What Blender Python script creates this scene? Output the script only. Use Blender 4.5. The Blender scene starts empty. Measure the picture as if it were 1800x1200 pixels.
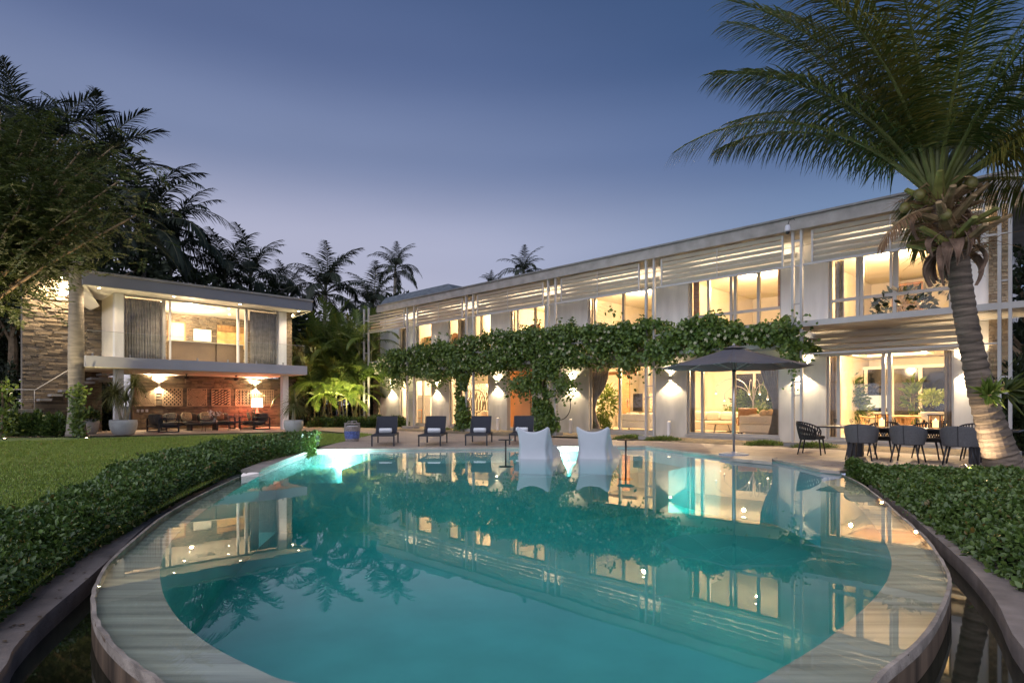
import bpy, math, random
import numpy as np
from mathutils import Vector, Matrix
from mathutils.geometry import tessellate_polygon

random.seed(11)
RNG = np.random.default_rng(11)
scene = bpy.context.scene
COL = scene.collection
R = math.radians
PI = math.pi
r2 = math.sqrt(2.0)

# ------------------------------------------------------------------ camera, sky, sun, exposure
F, U0, V0, EYE = 1058.0, 900.0, 712.0, 1.25      # survey of the photograph: focal length, principal column, horizon row, eye height
cam = bpy.data.objects.new('camera', bpy.data.cameras.new('camera'))
COL.objects.link(cam)
cam.location = (0, 0, EYE)
cam.rotation_euler = (R(90), 0, 0)
cam.data.sensor_width = 36
cam.data.lens = F / 1800 * 36
cam.data.shift_y = (V0 - 600) / 1800
cam.data.clip_start = 0.05
cam.data.clip_end = 2000
scene.camera = cam

world = bpy.data.worlds.new('World')
scene.world = world
world.use_nodes = True
wt = world.node_tree
wt.nodes.clear()
def wn(t, **kw):
    n = wt.nodes.new(t)
    for k, v in kw.items():
        setattr(n, k, v)
    return n
wo = wn('ShaderNodeOutputWorld')
wb = wn('ShaderNodeBackground')
wt.links.new(wb.outputs[0], wo.inputs[0])
tc = wn('ShaderNodeTexCoord')
nrm = wn('ShaderNodeVectorMath', operation='NORMALIZE')
wt.links.new(tc.outputs['Generated'], nrm.inputs[0])
sep = wn('ShaderNodeSeparateXYZ')
wt.links.new(nrm.outputs[0], sep.inputs[0])
def ramp(stops):
    n = wn('ShaderNodeValToRGB')
    cr = n.color_ramp
    cr.interpolation = 'EASE'
    while len(cr.elements) < len(stops):
        cr.elements.new(0.5)
    for e, (p, c) in zip(cr.elements, stops):
        e.position = p
        e.color = (*c, 1)
    return n
# dusk: after-glow low on the left, deepening blue overhead and to the right
rg = ramp([(0.0, (.56, .52, .57)), (0.24, (.36, .37, .49)), (0.38, (.165, .205, .335)), (0.50, (.090, .125, .245)), (0.64, (.052, .085, .19)), (1.0, (.03, .055, .14))])
rb = ramp([(0.0, (.31, .35, .52)), (0.24, (.145, .22, .365)), (0.38, (.068, .120, .255)), (0.50, (.035, .075, .175)), (0.64, (.020, .050, .120)), (1.0, (.018, .04, .10))])
wt.links.new(sep.outputs['Z'], rg.inputs[0])
wt.links.new(sep.outputs['Z'], rb.inputs[0])
dt = wn('ShaderNodeVectorMath', operation='DOT_PRODUCT')
dt.inputs[1].default_value = (-.64, .77, 0)
wt.links.new(nrm.outputs[0], dt.inputs[0])
mr = wn('ShaderNodeMapRange', interpolation_type='SMOOTHSTEP')
mr.inputs['From Min'].default_value = .25
mr.inputs['From Max'].default_value = 1.0
wt.links.new(dt.outputs['Value'], mr.inputs['Value'])
mx = wn('ShaderNodeMix', data_type='RGBA')
wt.links.new(mr.outputs[0], mx.inputs[0])
wt.links.new(rb.outputs[0], mx.inputs[6])
wt.links.new(rg.outputs[0], mx.inputs[7])
# faint high haze streaks
cn = wn('ShaderNodeTexNoise'); cn.inputs['Scale'].default_value = 2.2; cn.inputs['Detail'].default_value = 5
cm = wn('ShaderNodeMapping'); cm.inputs['Scale'].default_value = (.7, .7, 3.2); cm.inputs['Rotation'].default_value = (.12, .05, .4)
wt.links.new(nrm.outputs[0], cm.inputs[0]); wt.links.new(cm.outputs[0], cn.inputs['Vector'])
cr_ = wn('ShaderNodeMapRange'); cr_.inputs['From Min'].default_value = .3; cr_.inputs['From Max'].default_value = .7; cr_.inputs['To Min'].default_value = .95; cr_.inputs['To Max'].default_value = 1.06
wt.links.new(cn.outputs['Fac'], cr_.inputs['Value'])
cs_ = wn('ShaderNodeVectorMath', operation='SCALE'); wt.links.new(mx.outputs[2], cs_.inputs[0]); wt.links.new(cr_.outputs[0], cs_.inputs['Scale'])
wt.links.new(cs_.outputs[0], wb.inputs[0])
wb.inputs[1].default_value = .56

sun = bpy.data.objects.new('sun', bpy.data.lights.new('sun', 'SUN'))
COL.objects.link(sun)
sun.data.energy = 1.5
sun.data.angle = R(110)
sun.data.color = (.90, .90, 1.0)
sun.rotation_euler = (R(66), 0, R(-28))

vs = scene.view_settings
vs.view_transform = 'Standard'
vs.look = 'None'
vs.exposure = 1.15
vs.gamma = 1.0
vs.use_curve_mapping = False
scene.cycles.use_denoising = True
scene.cycles.denoiser = 'OPENIMAGEDENOISE'
scene.cycles.max_bounces = 8
scene.cycles.diffuse_bounces = 3
scene.cycles.glossy_bounces = 4
scene.cycles.transparent_max_bounces = 16
scene.cycles.sample_clamp_indirect = 4.0
scene.cycles.caustics_reflective = False
scene.cycles.caustics_refractive = False

# ------------------------------------------------------------------ survey helpers
def tt(u): return (u - U0) / F
def gp(u, v, z=0.0):                       # ground-plan point seen at (u, v) on the level z
    y = F * (EYE - z) / (v - V0)
    return (tt(u) * y, y)
def at(u, v, y): return (tt(u) * y, y, EYE + (V0 - v) / F * y)
VC, PC = 29.75, 43.2                       # villa facade x+y=VC ; pavilion glass line y-x=PC
def vy(u, d): return (VC + r2 * d) / (1 + tt(u))
def vs_(u, d=0.0): return (tt(u) - 1) * vy(u, d) / r2
def vz(u, v, d=0.0): return EYE + (V0 - v) / F * vy(u, d)
def py_(u, d): return (PC + r2 * d) / (1 - tt(u))
def pl(u, d=0.0): return (tt(u) + 1) * py_(u, d) / r2
def pz(u, v, d=0.0): return EYE + (V0 - v) / F * py_(u, d)
VO, VR = (VC / 2, VC / 2, 0.0), R(-45)
PO, PR = (-PC / 2, PC / 2, 0.0), R(45)
def vw(s, d, z=0.0):                       # villa frame -> world
    return (VO[0] + s * .70711 + d * .70711, VO[1] - s * .70711 + d * .70711, z)
def pw(l, d, z=0.0):
    return (PO[0] + l * .70711 - d * .70711, PO[1] + l * .70711 + d * .70711, z)

# ------------------------------------------------------------------ materials
MATS = {}
def mat(name, c, rough=.6, metal=0.0, var=.12, scale=6.0, bump=0.0, bscale=None, spec=.5, stretch=None, detail=6):
    if name in MATS: return MATS[name]
    m = bpy.data.materials.new(name); m.use_nodes = True
    nt = m.node_tree; b = nt.nodes['Principled BSDF']
    b.inputs['Roughness'].default_value = rough
    b.inputs['Metallic'].default_value = metal
    b.inputs['Specular IOR Level'].default_value = spec
    tcn = nt.nodes.new('ShaderNodeTexCoord')
    mp = nt.nodes.new('ShaderNodeMapping')
    if stretch: mp.inputs['Scale'].default_value = stretch
    nt.links.new(tcn.outputs['Object'], mp.inputs[0])
    nz = nt.nodes.new('ShaderNodeTexNoise')
    nz.inputs['Scale'].default_value = scale
    nz.inputs['Detail'].default_value = detail
    nt.links.new(mp.outputs[0], nz.inputs['Vector'])
    mxn = nt.nodes.new('ShaderNodeMix'); mxn.data_type = 'RGBA'
    rm = nt.nodes.new('ShaderNodeMapRange')
    rm.inputs['From Min'].default_value = .3; rm.inputs['From Max'].default_value = .7
    nt.links.new(nz.outputs['Fac'], rm.inputs['Value'])
    nt.links.new(rm.outputs[0], mxn.inputs[0])
    mxn.inputs[6].default_value = (*[max(0, x * (1 - var)) for x in c], 1)
    mxn.inputs[7].default_value = (*[min(1, x * (1 + var)) for x in c], 1)
    nt.links.new(mxn.outputs[2], b.inputs['Base Color'])
    if bump:
        bn = nt.nodes.new('ShaderNodeBump'); bn.inputs['Strength'].default_value = bump
        bn.inputs['Distance'].default_value = .02
        n2 = nt.nodes.new('ShaderNodeTexNoise'); n2.inputs['Scale'].default_value = bscale or scale * 4
        n2.inputs['Detail'].default_value = 5
        nt.links.new(mp.outputs[0], n2.inputs['Vector'])
        nt.links.new(n2.outputs['Fac'], bn.inputs['Height'])
        nt.links.new(bn.outputs[0], b.inputs['Normal'])
    MATS[name] = m
    return m
def leafmat(name, c1, c2, rough=.42, trans=.25, dead=None):
    if name in MATS: return MATS[name]
    m = bpy.data.materials.new(name); m.use_nodes = True
    nt = m.node_tree; b = nt.nodes['Principled BSDF']
    b.inputs['Roughness'].default_value = rough
    g = nt.nodes.new('ShaderNodeNewGeometry')
    mxn = nt.nodes.new('ShaderNodeMix'); mxn.data_type = 'RGBA'
    nt.links.new(g.outputs['Random Per Island'], mxn.inputs[0])
    mxn.inputs[6].default_value = (*c1, 1); mxn.inputs[7].default_value = (*c2, 1)
    nt.links.new(mxn.outputs[2], b.inputs['Base Color'])
    colour = mxn.outputs[2]
    if dead:                     # a few leaves are yellowed or brown
        gt = nt.nodes.new('ShaderNodeMath'); gt.operation = 'FRACT'; m8 = nt.nodes.new('ShaderNodeMath'); m8.operation = 'MULTIPLY'; m8.inputs[1].default_value = 37.3
        nt.links.new(g.outputs['Random Per Island'], m8.inputs[0]); nt.links.new(m8.outputs[0], gt.inputs[0])
        th = nt.nodes.new('ShaderNodeMath'); th.operation = 'GREATER_THAN'; th.inputs[1].default_value = 1 - dead[1]; nt.links.new(gt.outputs[0], th.inputs[0])
        dx = nt.nodes.new('ShaderNodeMix'); dx.data_type = 'RGBA'; nt.links.new(th.outputs[0], dx.inputs[0]); nt.links.new(colour, dx.inputs[6]); dx.inputs[7].default_value = (*dead[0], 1); colour = dx.outputs[2]
        nt.links.new(colour, b.inputs['Base Color'])
    tr = nt.nodes.new('ShaderNodeBsdfTranslucent')
    nt.links.new(colour, tr.inputs[0])
    ms = nt.nodes.new('ShaderNodeMixShader'); ms.inputs[0].default_value = trans
    out = nt.nodes['Material Output']
    nt.links.new(b.outputs[0], ms.inputs[1]); nt.links.new(tr.outputs[0], ms.inputs[2])
    nt.links.new(ms.outputs[0], out.inputs[0])
    MATS[name] = m
    return m
def stonemat(name, cols, rough=.85, bump=.6, scale=14):
    m = mat(name, cols[0], rough, var=.35, scale=scale, bump=bump, bscale=40)
    nt = m.node_tree; b = nt.nodes['Principled BSDF']; old = b.inputs['Base Color'].links[0].from_socket
    g = nt.nodes.new('ShaderNodeNewGeometry'); r = nt.nodes.new('ShaderNodeValToRGB'); r.color_ramp.interpolation = 'CONSTANT'
    while len(r.color_ramp.elements) < len(cols): r.color_ramp.elements.new(.5)
    for i, (e, c) in enumerate(zip(r.color_ramp.elements, cols)): e.position = i / len(cols); e.color = (*c, 1)
    nt.links.new(g.outputs['Random Per Island'], r.inputs[0])
    x = nt.nodes.new('ShaderNodeMix'); x.data_type = 'RGBA'; x.inputs[0].default_value = .7
    nt.links.new(old, x.inputs[6]); nt.links.new(r.outputs[0], x.inputs[7]); nt.links.new(x.outputs[2], b.inputs['Base Color'])
    return m
def emitmat(name, c, k):
    if name in MATS: return MATS[name]
    m = bpy.data.materials.new(name); m.use_nodes = True
    nt = m.node_tree; nt.nodes.clear()
    e = nt.nodes.new('ShaderNodeEmission'); o = nt.nodes.new('ShaderNodeOutputMaterial')
    e.inputs[0].default_value = (*c, 1); e.inputs[1].default_value = k
    nt.links.new(e.outputs[0], o.inputs[0])
    MATS[name] = m
    return m
def clearmat(name, ior, tint=(1, 1, 1), rough=0.0, absorb=None, dens=0.0, ripple=0.0, rscale=3.0):
    """a thin clear surface: Fresnel mix of what lies behind it and its reflection"""
    if name in MATS: return MATS[name]
    m = bpy.data.materials.new(name); m.use_nodes = True
    nt = m.node_tree; nt.nodes.clear()
    o = nt.nodes.new('ShaderNodeOutputMaterial')
    t = nt.nodes.new('ShaderNodeBsdfTransparent'); t.inputs[0].default_value = (*tint, 1)
    g = nt.nodes.new('ShaderNodeBsdfGlossy'); g.inputs['Roughness'].default_value = rough
    # Schlick's Fresnel on |cos|, the same from either side of the thin sheet
    f0 = ((ior - 1) / (ior + 1)) ** 2
    ge = nt.nodes.new('ShaderNodeNewGeometry'); dp = nt.nodes.new('ShaderNodeVectorMath'); dp.operation = 'DOT_PRODUCT'
    nt.links.new(ge.outputs['Normal'], dp.inputs[0]); nt.links.new(ge.outputs['Incoming'], dp.inputs[1])
    def mth(op, a, b):
        x = nt.nodes.new('ShaderNodeMath'); x.operation = op
        for k, q in enumerate((a, b)):
            if hasattr(q, 'node'): nt.links.new(q, x.inputs[k])
            else: x.inputs[k].default_value = q
        return x
    ab = mth('ABSOLUTE', dp.outputs['Value'], 0); om = mth('SUBTRACT', 1.0, ab.outputs[0]); p5 = mth('POWER', om.outputs[0], 5.0)
    fr = mth('ADD', mth('MULTIPLY', p5.outputs[0], 1 - f0).outputs[0], f0)
    mxs = nt.nodes.new('ShaderNodeMixShader')
    nt.links.new(fr.outputs[0], mxs.inputs[0]); nt.links.new(t.outputs[0], mxs.inputs[1]); nt.links.new(g.outputs[0], mxs.inputs[2])
    nt.links.new(mxs.outputs[0], o.inputs['Surface'])
    if ripple:
        tcn = nt.nodes.new('ShaderNodeTexCoord')
        mp = nt.nodes.new('ShaderNodeMapping'); mp.inputs['Scale'].default_value = (.35, 1, 1)
        nt.links.new(tcn.outputs['Object'], mp.inputs[0])
        nz = nt.nodes.new('ShaderNodeTexNoise'); nz.inputs['Scale'].default_value = rscale; nz.inputs['Detail'].default_value = 3
        nt.links.new(mp.outputs[0], nz.inputs['Vector'])
        bn = nt.nodes.new('ShaderNodeBump'); bn.inputs['Strength'].default_value = ripple; bn.inputs['Distance'].default_value = .02
        nt.links.new(nz.outputs['Fac'], bn.inputs['Height'])
        nt.links.new(bn.outputs[0], g.inputs['Normal'])
    if absorb:
        va = nt.nodes.new('ShaderNodeVolumeAbsorption')
        va.inputs[0].default_value = (*absorb, 1); va.inputs[1].default_value = dens
        nt.links.new(va.outputs[0], o.inputs['Volume'])
        m.cycles.homogeneous_volume = True
    MATS[name] = m
    return m

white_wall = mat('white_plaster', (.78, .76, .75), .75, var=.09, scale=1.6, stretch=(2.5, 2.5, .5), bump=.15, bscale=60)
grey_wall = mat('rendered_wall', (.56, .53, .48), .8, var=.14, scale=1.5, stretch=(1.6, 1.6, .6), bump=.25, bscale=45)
conc = mat('concrete', (.26, .24, .22), .8, var=.22, scale=2.2, bump=.3, bscale=40)
steel_paint = mat('pale_painted_steel', (.40, .38, .36), .5, var=.06, scale=3)
louver_paint = mat('louvre_paint', (.44, .38, .30), .55, var=.06, scale=4)
frame_alu = mat('aluminium_frame', (.42, .40, .37), .42, metal=.3, var=.05)
roof_dark = mat('roof_edge', (.16, .155, .15), .7, var=.2, scale=3)
interior_wall = mat('cream_interior', (.72, .64, .50), .8, var=.04, scale=2)
interior_ceil = mat('cream_ceiling', (.78, .72, .60), .8, var=.03, scale=2)
interior_floor = mat('pale_stone_floor', (.62, .55, .44), .35, var=.08, scale=2)
orange_wall = mat('orange_wall', (.80, .36, .15), .7, var=.07, scale=2)
wood = mat('warm_wood', (.36, .17, .07), .5, var=.3, scale=3, stretch=(1, 1, 8))
wood_light = mat('light_oak', (.50, .30, .14), .5, var=.25, scale=3, stretch=(1, 6, 1))
dark_metal = mat('dark_bronze', (.035, .033, .036), .45, metal=.4, var=.15)
dark_sling = mat('navy_black_sling', (.018, .019, .028), .75, var=.2, scale=30)
towel_m = mat('white_towel', (.78, .78, .80), .95, var=.04, scale=25, bump=.6, bscale=120)
grey_fabric = mat('charcoal_fabric', (.115, .112, .115), .85, var=.15, scale=40, bump=.3, bscale=200)
dark_rope = mat('dark_rope', (.022, .02, .02), .7, var=.25, scale=40)
chair_white = mat('white_moulded_plastic', (.50, .50, .54), .35, var=.02)
curtain_m = mat('taupe_curtain', (.30, .25, .20), .9, var=.12, scale=6)
sheer_m = mat('grey_sheer', (.34, .31, .27), .9, var=.25, scale=5)
beige_fabric = mat('beige_fabric', (.58, .48, .36), .9, var=.06, scale=20)
leather_m = mat('tan_leather', (.45, .23, .10), .5, var=.15, scale=10)
planter_m = mat('cast_planter', (.42, .41, .40), .7, var=.12, scale=4, bump=.2)
soil = mat('soil', (.035, .027, .02), .95, var=.4, scale=9, bump=.5)
deck_m = mat('travertine_deck', (.48, .37, .29), .6, var=.20, scale=1.6, bump=.2, bscale=25, stretch=(1, 4, 1))
def add_joints(m, w, h, rot, strength=.55):
    nt = m.node_tree; b = nt.nodes['Principled BSDF']; old = b.inputs['Base Color'].links[0].from_socket
    tcn = nt.nodes.new('ShaderNodeTexCoord'); mp = nt.nodes.new('ShaderNodeMapping'); mp.inputs['Rotation'].default_value = (0, 0, rot)
    nt.links.new(tcn.outputs['Object'], mp.inputs[0]); bk = nt.nodes.new('ShaderNodeTexBrick')
    bk.inputs['Color1'].default_value = (1, 1, 1, 1); bk.inputs['Color2'].default_value = (.80, .80, .82, 1); bk.inputs['Mortar'].default_value = (.42, .42, .42, 1)
    bk.inputs['Scale'].default_value = 1; bk.inputs['Mortar Size'].default_value = .008; bk.inputs['Brick Width'].default_value = w; bk.inputs['Row Height'].default_value = h
    nt.links.new(mp.outputs[0], bk.inputs['Vector']); x = nt.nodes.new('ShaderNodeMix'); x.data_type = 'RGBA'; x.blend_type = 'MULTIPLY'; x.inputs[0].default_value = strength
    nt.links.new(old, x.inputs[6]); nt.links.new(bk.outputs['Color'], x.inputs[7]); nt.links.new(x.outputs[2], b.inputs['Base Color'])
add_joints(deck_m, 1.22, .61, R(-10), .75)
coping_m = mat('travertine_coping', (.40, .34, .29), .55, var=.22, scale=3, bump=.25)
glass = clearmat('window_glass', 1.35)
rail_glass = clearmat('balustrade_glass', 1.25, (.97, .99, .98))
bulb = emitmat('lit_lamp', (1.0, .80, .50), 14)
bulb_soft = emitmat('lit_shade', (1.0, .74, .45), 3.0)
WARM = (1.0, .69, .37)
WARM2 = (1.0, .78, .50)

# ------------------------------------------------------------------ mesh builder
class MB:
    def __init__(s): s.v = []; s.f = []
    def add(s, vs, fs):
        o = len(s.v); s.v += [tuple(p) for p in vs]; s.f += [tuple(i + o for i in f) for f in fs]; return s
    def box(s, x0, x1, y0, y1, z0, z1):
        if x0 > x1: x0, x1 = x1, x0
        if y0 > y1: y0, y1 = y1, y0
        return s.add([(x0, y0, z0), (x1, y0, z0), (x1, y1, z0), (x0, y1, z0), (x0, y0, z1), (x1, y0, z1), (x1, y1, z1), (x0, y1, z1)],
              [(0, 3, 2, 1), (4, 5, 6, 7), (0, 1, 5, 4), (1, 2, 6, 5), (2, 3, 7, 6), (3, 0, 4, 7)])
    def bar(s, p, q, w, h, up=(0, 0, 1)):
        p, q = Vector(p), Vector(q); d = (q - p).normalized(); u = Vector(up)
        a = d.cross(u)
        if a.length < 1e-4: a = d.cross(Vector((1, 0, 0)))
        a.normalize(); b = a.cross(d)
        vs = []
        for c in (p, q):
            for i, j in ((-1, -1), (1, -1), (1, 1), (-1, 1)):
                vs.append(c + a * (w / 2 * i) + b * (h / 2 * j))
        return s.add(vs, [(0, 1, 2, 3), (7, 6, 5, 4), (0, 4, 5, 1), (1, 5, 6, 2), (2, 6, 7, 3), (3, 7, 4, 0)])
    def tube(s, path, rad, n=8, cap=True):
        P = [Vector(p) for p in path]; m = len(P)
        if not hasattr(rad, '__len__'): rad = [rad] * m
        base = len(s.v); prev = None
        for i, p in enumerate(P):
            d = (P[min(i + 1, m - 1)] - P[max(i - 1, 0)])
            d = d.normalized() if d.length > 1e-9 else Vector((0, 0, 1))
            if prev is None:
                a = d.cross(Vector((0, 0, 1)))
                if a.length < 1e-3: a = Vector((1, 0, 0))
            else: a = prev - d * prev.dot(d)
            a.normalize(); b = d.cross(a); prev = a
            for k in range(n):
                t = 2 * PI * k / n
                s.v.append(tuple(p + (a * math.cos(t) + b * math.sin(t)) * rad[i]))
        for i in range(m - 1):
            for k in range(n):
                a0 = base + i * n + k; a1 = base + i * n + (k + 1) % n
                s.f.append((a0, a1, a1 + n, a0 + n))
        if cap:
            s.f.append(tuple(base + k for k in reversed(range(n))))
            s.f.append(tuple(base + (m - 1) * n + k for k in range(n)))
        return s
    def lathe(s, prof, n=24, c=(0, 0, 0)):
        base = len(s.v)
        for r, z in prof:
            for k in range(n):
                t = 2 * PI * k / n
                s.v.append((c[0] + r * math.cos(t), c[1] + r * math.sin(t), c[2] + z))
        for i in range(len(prof) - 1):
            for k in range(n):
                a0 = base + i * n + k; a1 = base + i * n + (k + 1) % n
                s.f.append((a0, a1, a1 + n, a0 + n))
        if prof[0][0] > 1e-6: s.f.append(tuple(base + k for k in reversed(range(n))))
        if prof[-1][0] > 1e-6: s.f.append(tuple(base + (len(prof) - 1) * n + k for k in range(n)))
        return s
    def ball(s, c, r, n=10, sx=1, sy=1, sz=1):
        prof = []; base = len(s.v)
        for i in range(n // 2 + 1):
            a = -PI / 2 + PI * i / (n // 2)
            for k in range(n):
                t = 2 * PI * k / n
                s.v.append((c[0] + sx * r * math.cos(a) * math.cos(t), c[1] + sy * r * math.cos(a) * math.sin(t), c[2] + sz * r * math.sin(a)))
        for i in range(n // 2):
            for k in range(n):
                a0 = base + i * n + k; a1 = base + i * n + (k + 1) % n
                s.f.append((a0, a1, a1 + n, a0 + n))
        return s
    def grid(s, fn, nu, nv, close=False):
        base = len(s.v)
        for i in range(nu + 1):
            for j in range(nv + 1):
                s.v.append(tuple(fn(i / nu, j / nv)))
        for i in range(nu):
            for j in range(nv):
                a = base + i * (nv + 1) + j
                s.f.append((a, a + nv + 1, a + nv + 2, a + 1))
        return s
    def poly(s, pts, z, holes=()):
        loops = [[Vector((p[0], p[1], 0)) for p in pts]] + [[Vector((p[0], p[1], 0)) for p in h] for h in holes]
        tris = tessellate_polygon(loops)
        allp = [p for l in loops for p in l]
        vs = [(p.x, p.y, z) for p in allp]; fs = []
        for t in tris:
            a, b, c = (allp[i] for i in t)
            fs.append(tuple(t) if (b - a).cross(c - a).z > 0 else (t[0], t[2], t[1]))
        return s.add(vs, fs)
    def wallstrip(s, pts, z0, z1, closed=True, flip=False):
        n = len(pts); base = len(s.v)
        for p in pts: s.v += [(p[0], p[1], z0), (p[0], p[1], z1)]
        for i in range(n if closed else n - 1):
            a, b = base + 2 * i, base + 2 * ((i + 1) % n)
            s.f.append((a, b, b + 1, a + 1) if not flip else (a, a + 1, b + 1, b))
        return s
    def mesh(s, name, m, smooth=False):
        me = bpy.data.meshes.new(name); me.from_pydata(s.v, [], s.f); me.update()
        if m: me.materials.append(m)
        if smooth: me.polygons.foreach_set('use_smooth', [True] * len(me.polygons))
        return me
    def build(s, name, m, parent=None, smooth=False, thick=0.0, subd=0, bevel=0.0):
        return link(name, s.mesh(name, m, smooth), parent, thick, subd, bevel)
def link(name, me, parent=None, thick=0.0, subd=0, bevel=0.0):
    o = bpy.data.objects.new(name, me); COL.objects.link(o)
    if parent: o.parent = parent
    if thick:
        k = o.modifiers.new('solid', 'SOLIDIFY'); k.thickness = thick; k.offset = 0
    if subd:
        k = o.modifiers.new('subd', 'SUBSURF'); k.levels = subd; k.render_levels = subd
    if bevel:
        k = o.modifiers.new('bevel', 'BEVEL'); k.width = bevel; k.segments = 2; k.limit_method = 'ANGLE'
    return o
def tag(o, label=None, cat=None, group=None, kind=None):
    if label: o['label'] = label
    if cat: o['category'] = cat
    if group: o['group'] = group
    if kind: o['kind'] = kind
    return o
def thing(name, label, cat, loc=(0, 0, 0), rz=0.0, group=None):
    o = bpy.data.objects.new(name, None); COL.objects.link(o)
    o.location = loc if len(loc) == 3 else (*loc, 0); o.rotation_euler = (0, 0, rz); o.empty_display_size = .2
    return tag(o, label, cat, group)
def copy_tree(o, parent=None):
    c = o.copy(); COL.objects.link(c)
    if parent: c.parent = parent
    for ch in list(o.children):
        if ch.type == 'LIGHT': continue
        copy_tree(ch, c)
    return c
LAMP = {'room_light': 1.15, 'wall_lamp_light': 2.0, 'downlight_light': 1.3, 'pool_lamp_light': 1.2, 'flood_light': 1.6, 'garden_uplight': .8}
def light(kind, loc, power, color=WARM, parent=None, size=.1, aim=None, angle=90, blend=.4, name='lamp_light', sy=None):
    l = bpy.data.lights.new(name, kind); l.energy = power * LAMP.get(name, 1.0); l.color = color
    if kind == 'AREA':
        l.shape = 'RECTANGLE' if sy else 'SQUARE'; l.size = size
        if sy: l.size_y = sy
    else: l.shadow_soft_size = size
    if kind == 'SPOT':
        l.spot_size = R(angle); l.spot_blend = blend
    o = bpy.data.objects.new(name, l); COL.objects.link(o)
    o.location = loc
    if aim is not None:
        o.rotation_euler = Vector(aim).to_track_quat('-Z', 'Y').to_euler()
    if parent: o.parent = parent
    return o
def catmull(P, n=6, closed=False):
    P = [np.array(p, float) for p in P]; out = []; m = len(P)
    for i in range(m if closed else m - 1):
        g = lambda k: P[k % m] if closed else P[min(max(k, 0), m - 1)]
        p0, p1, p2, p3 = g(i - 1), g(i), g(i + 1), g(i + 2)
        for k in range(n):
            t = k / n
            out.append(.5 * ((2 * p1) + (-p0 + p2) * t + (2 * p0 - 5 * p1 + 4 * p2 - p3) * t * t + (-p0 + 3 * p1 - 3 * p2 + p3) * t ** 3))
    if not closed: out.append(P[-1])
    return [tuple(p) for p in out]

def unit(a): return a / np.maximum(np.linalg.norm(a, axis=-1, keepdims=True), 1e-9)
def leaves(name, P, D, N, L, W, m, parent=None, kind='stuff', six=False, fold=.25, curl=.0):
    """many leaf blades in one mesh: P base points, D axis, N normal, L length, W half width"""
    P, D, N = np.asarray(P, float), unit(np.asarray(D, float)), np.asarray(N, float)
    n = len(P); L = np.broadcast_to(L, n)[:, None]; W = np.broadcast_to(W, n)[:, None]
    S = unit(np.cross(D, N)); N = unit(np.cross(S, D))
    tip = P + D * L - N * L * curl
    if six:
        q = [P, P + D * L * .3 + S * W * .9 + N * W * fold, P + D * L * .65 + S * W * .8 + N * W * fold - N * L * curl * .4, tip,
             P + D * L * .65 - S * W * .8 + N * W * fold - N * L * curl * .4, P + D * L * .3 - S * W * .9 + N * W * fold]
        V = np.stack(q, 1).reshape(-1, 3); k = 6
        fidx = np.array([[0, 1, 2, 3], [0, 3, 4, 5]])
    else:
        q = [P, P + D * L * .45 + S * W + N * W * fold, tip, P + D * L * .45 - S * W + N * W * fold]
        V = np.stack(q, 1).reshape(-1, 3); k = 4
        fidx = np.array([[0, 1, 2], [0, 2, 3]])
    nf = fidx.shape[0]; nv = fidx.shape[1]
    idx = (fidx[None] + (np.arange(n) * k)[:, None, None]).reshape(-1)
    me = bpy.data.meshes.new(name)
    me.vertices.add(len(V)); me.vertices.foreach_set('co', V.reshape(-1).astype(np.float32))
    me.loops.add(len(idx)); me.loops.foreach_set('vertex_index', idx.astype(np.int32))
    me.polygons.add(n * nf); me.polygons.foreach_set('loop_start', (np.arange(n * nf) * nv).astype(np.int32))
    me.polygons.foreach_set('loop_total', np.full(n * nf, nv, np.int32))
    me.update(calc_edges=True)
    me.materials.append(m)
    o = link(name, me, parent)
    if kind: o['kind'] = kind
    return o
def rdir(n, up=0.0):
    d = RNG.normal(size=(n, 3)); d = unit(d); d[:, 2] += up
    return unit(d)
# ------------------------------------------------------------------ the setting: ground, pool, deck, lawn
WZ = -.06
def wp(u, v): return gp(u, v, WZ)
far_edge = [wp(548, 794), wp(740, 791.5), wp(930, 789.5), wp(1135, 787)]
right_edge = [wp(1200, 797), wp(1267, 805), wp(1357, 811), wp(1400, 820), wp(1443, 831)]
inf_pts = [wp(1480, 834), wp(1513, 850), wp(1550, 878), wp(1583, 907), wp(1617, 937), wp(1643, 967), wp(1663, 1000), wp(1668, 1022), wp(1660, 1053),
           wp(1640, 1093), wp(1613, 1127), wp(1583, 1153), wp(1547, 1183), (1.25, 2.42), (.65, 2.2), (0, 2.13), (-.6, 2.2), (-1.15, 2.43),
           wp(285, 1198), wp(225, 1155), wp(187, 1117), wp(169, 1084), wp(165, 1050), wp(172, 1024), wp(195, 986), wp(240, 945), wp(292, 904), wp(360, 866), wp(420, 838)]
inf_edge = catmull(inf_pts, 4)
left_edge = [wp(455, 831), wp(500, 812)]
outline = far_edge + right_edge + inf_edge + left_edge          # clockwise seen from above
def sp(u, v): return gp(u, v, -.12)
shelf_in = catmull([sp(1446, 846), sp(1500, 882), sp(1545, 935), sp(1566, 978), sp(1562, 1013), sp(1543, 1043), sp(1520, 1067), sp(1473, 1107), sp(1433, 1137), sp(1373, 1173),
                    sp(1307, 1203), (.7, 2.93), (.05, 2.82), (-.6, 2.9), sp(517, 1198), sp(450, 1174), sp(375, 1136), sp(326, 1099), sp(300, 1069), sp(285, 1036), sp(282, 995),
                    sp(300, 952), sp(352, 902), sp(425, 853)], 4)
def kp(u, v): return gp(u, v, -.12)
kerb_in = catmull([kp(1492, 836), kp(1535, 856), kp(1583, 890), kp(1633, 933), kp(1700, 993), kp(1750, 1053), kp(1800, 1140), (2.5, 2.35), (1.6, 1.6), (.1, 1.3), (-1.5, 1.55), (-2.3, 2.3),
                   kp(0, 1181), kp(26, 1136), kp(75, 1084), kp(150, 1020), kp(210, 966), kp(262, 920), kp(330, 874), kp(424, 832)], 4)
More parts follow.
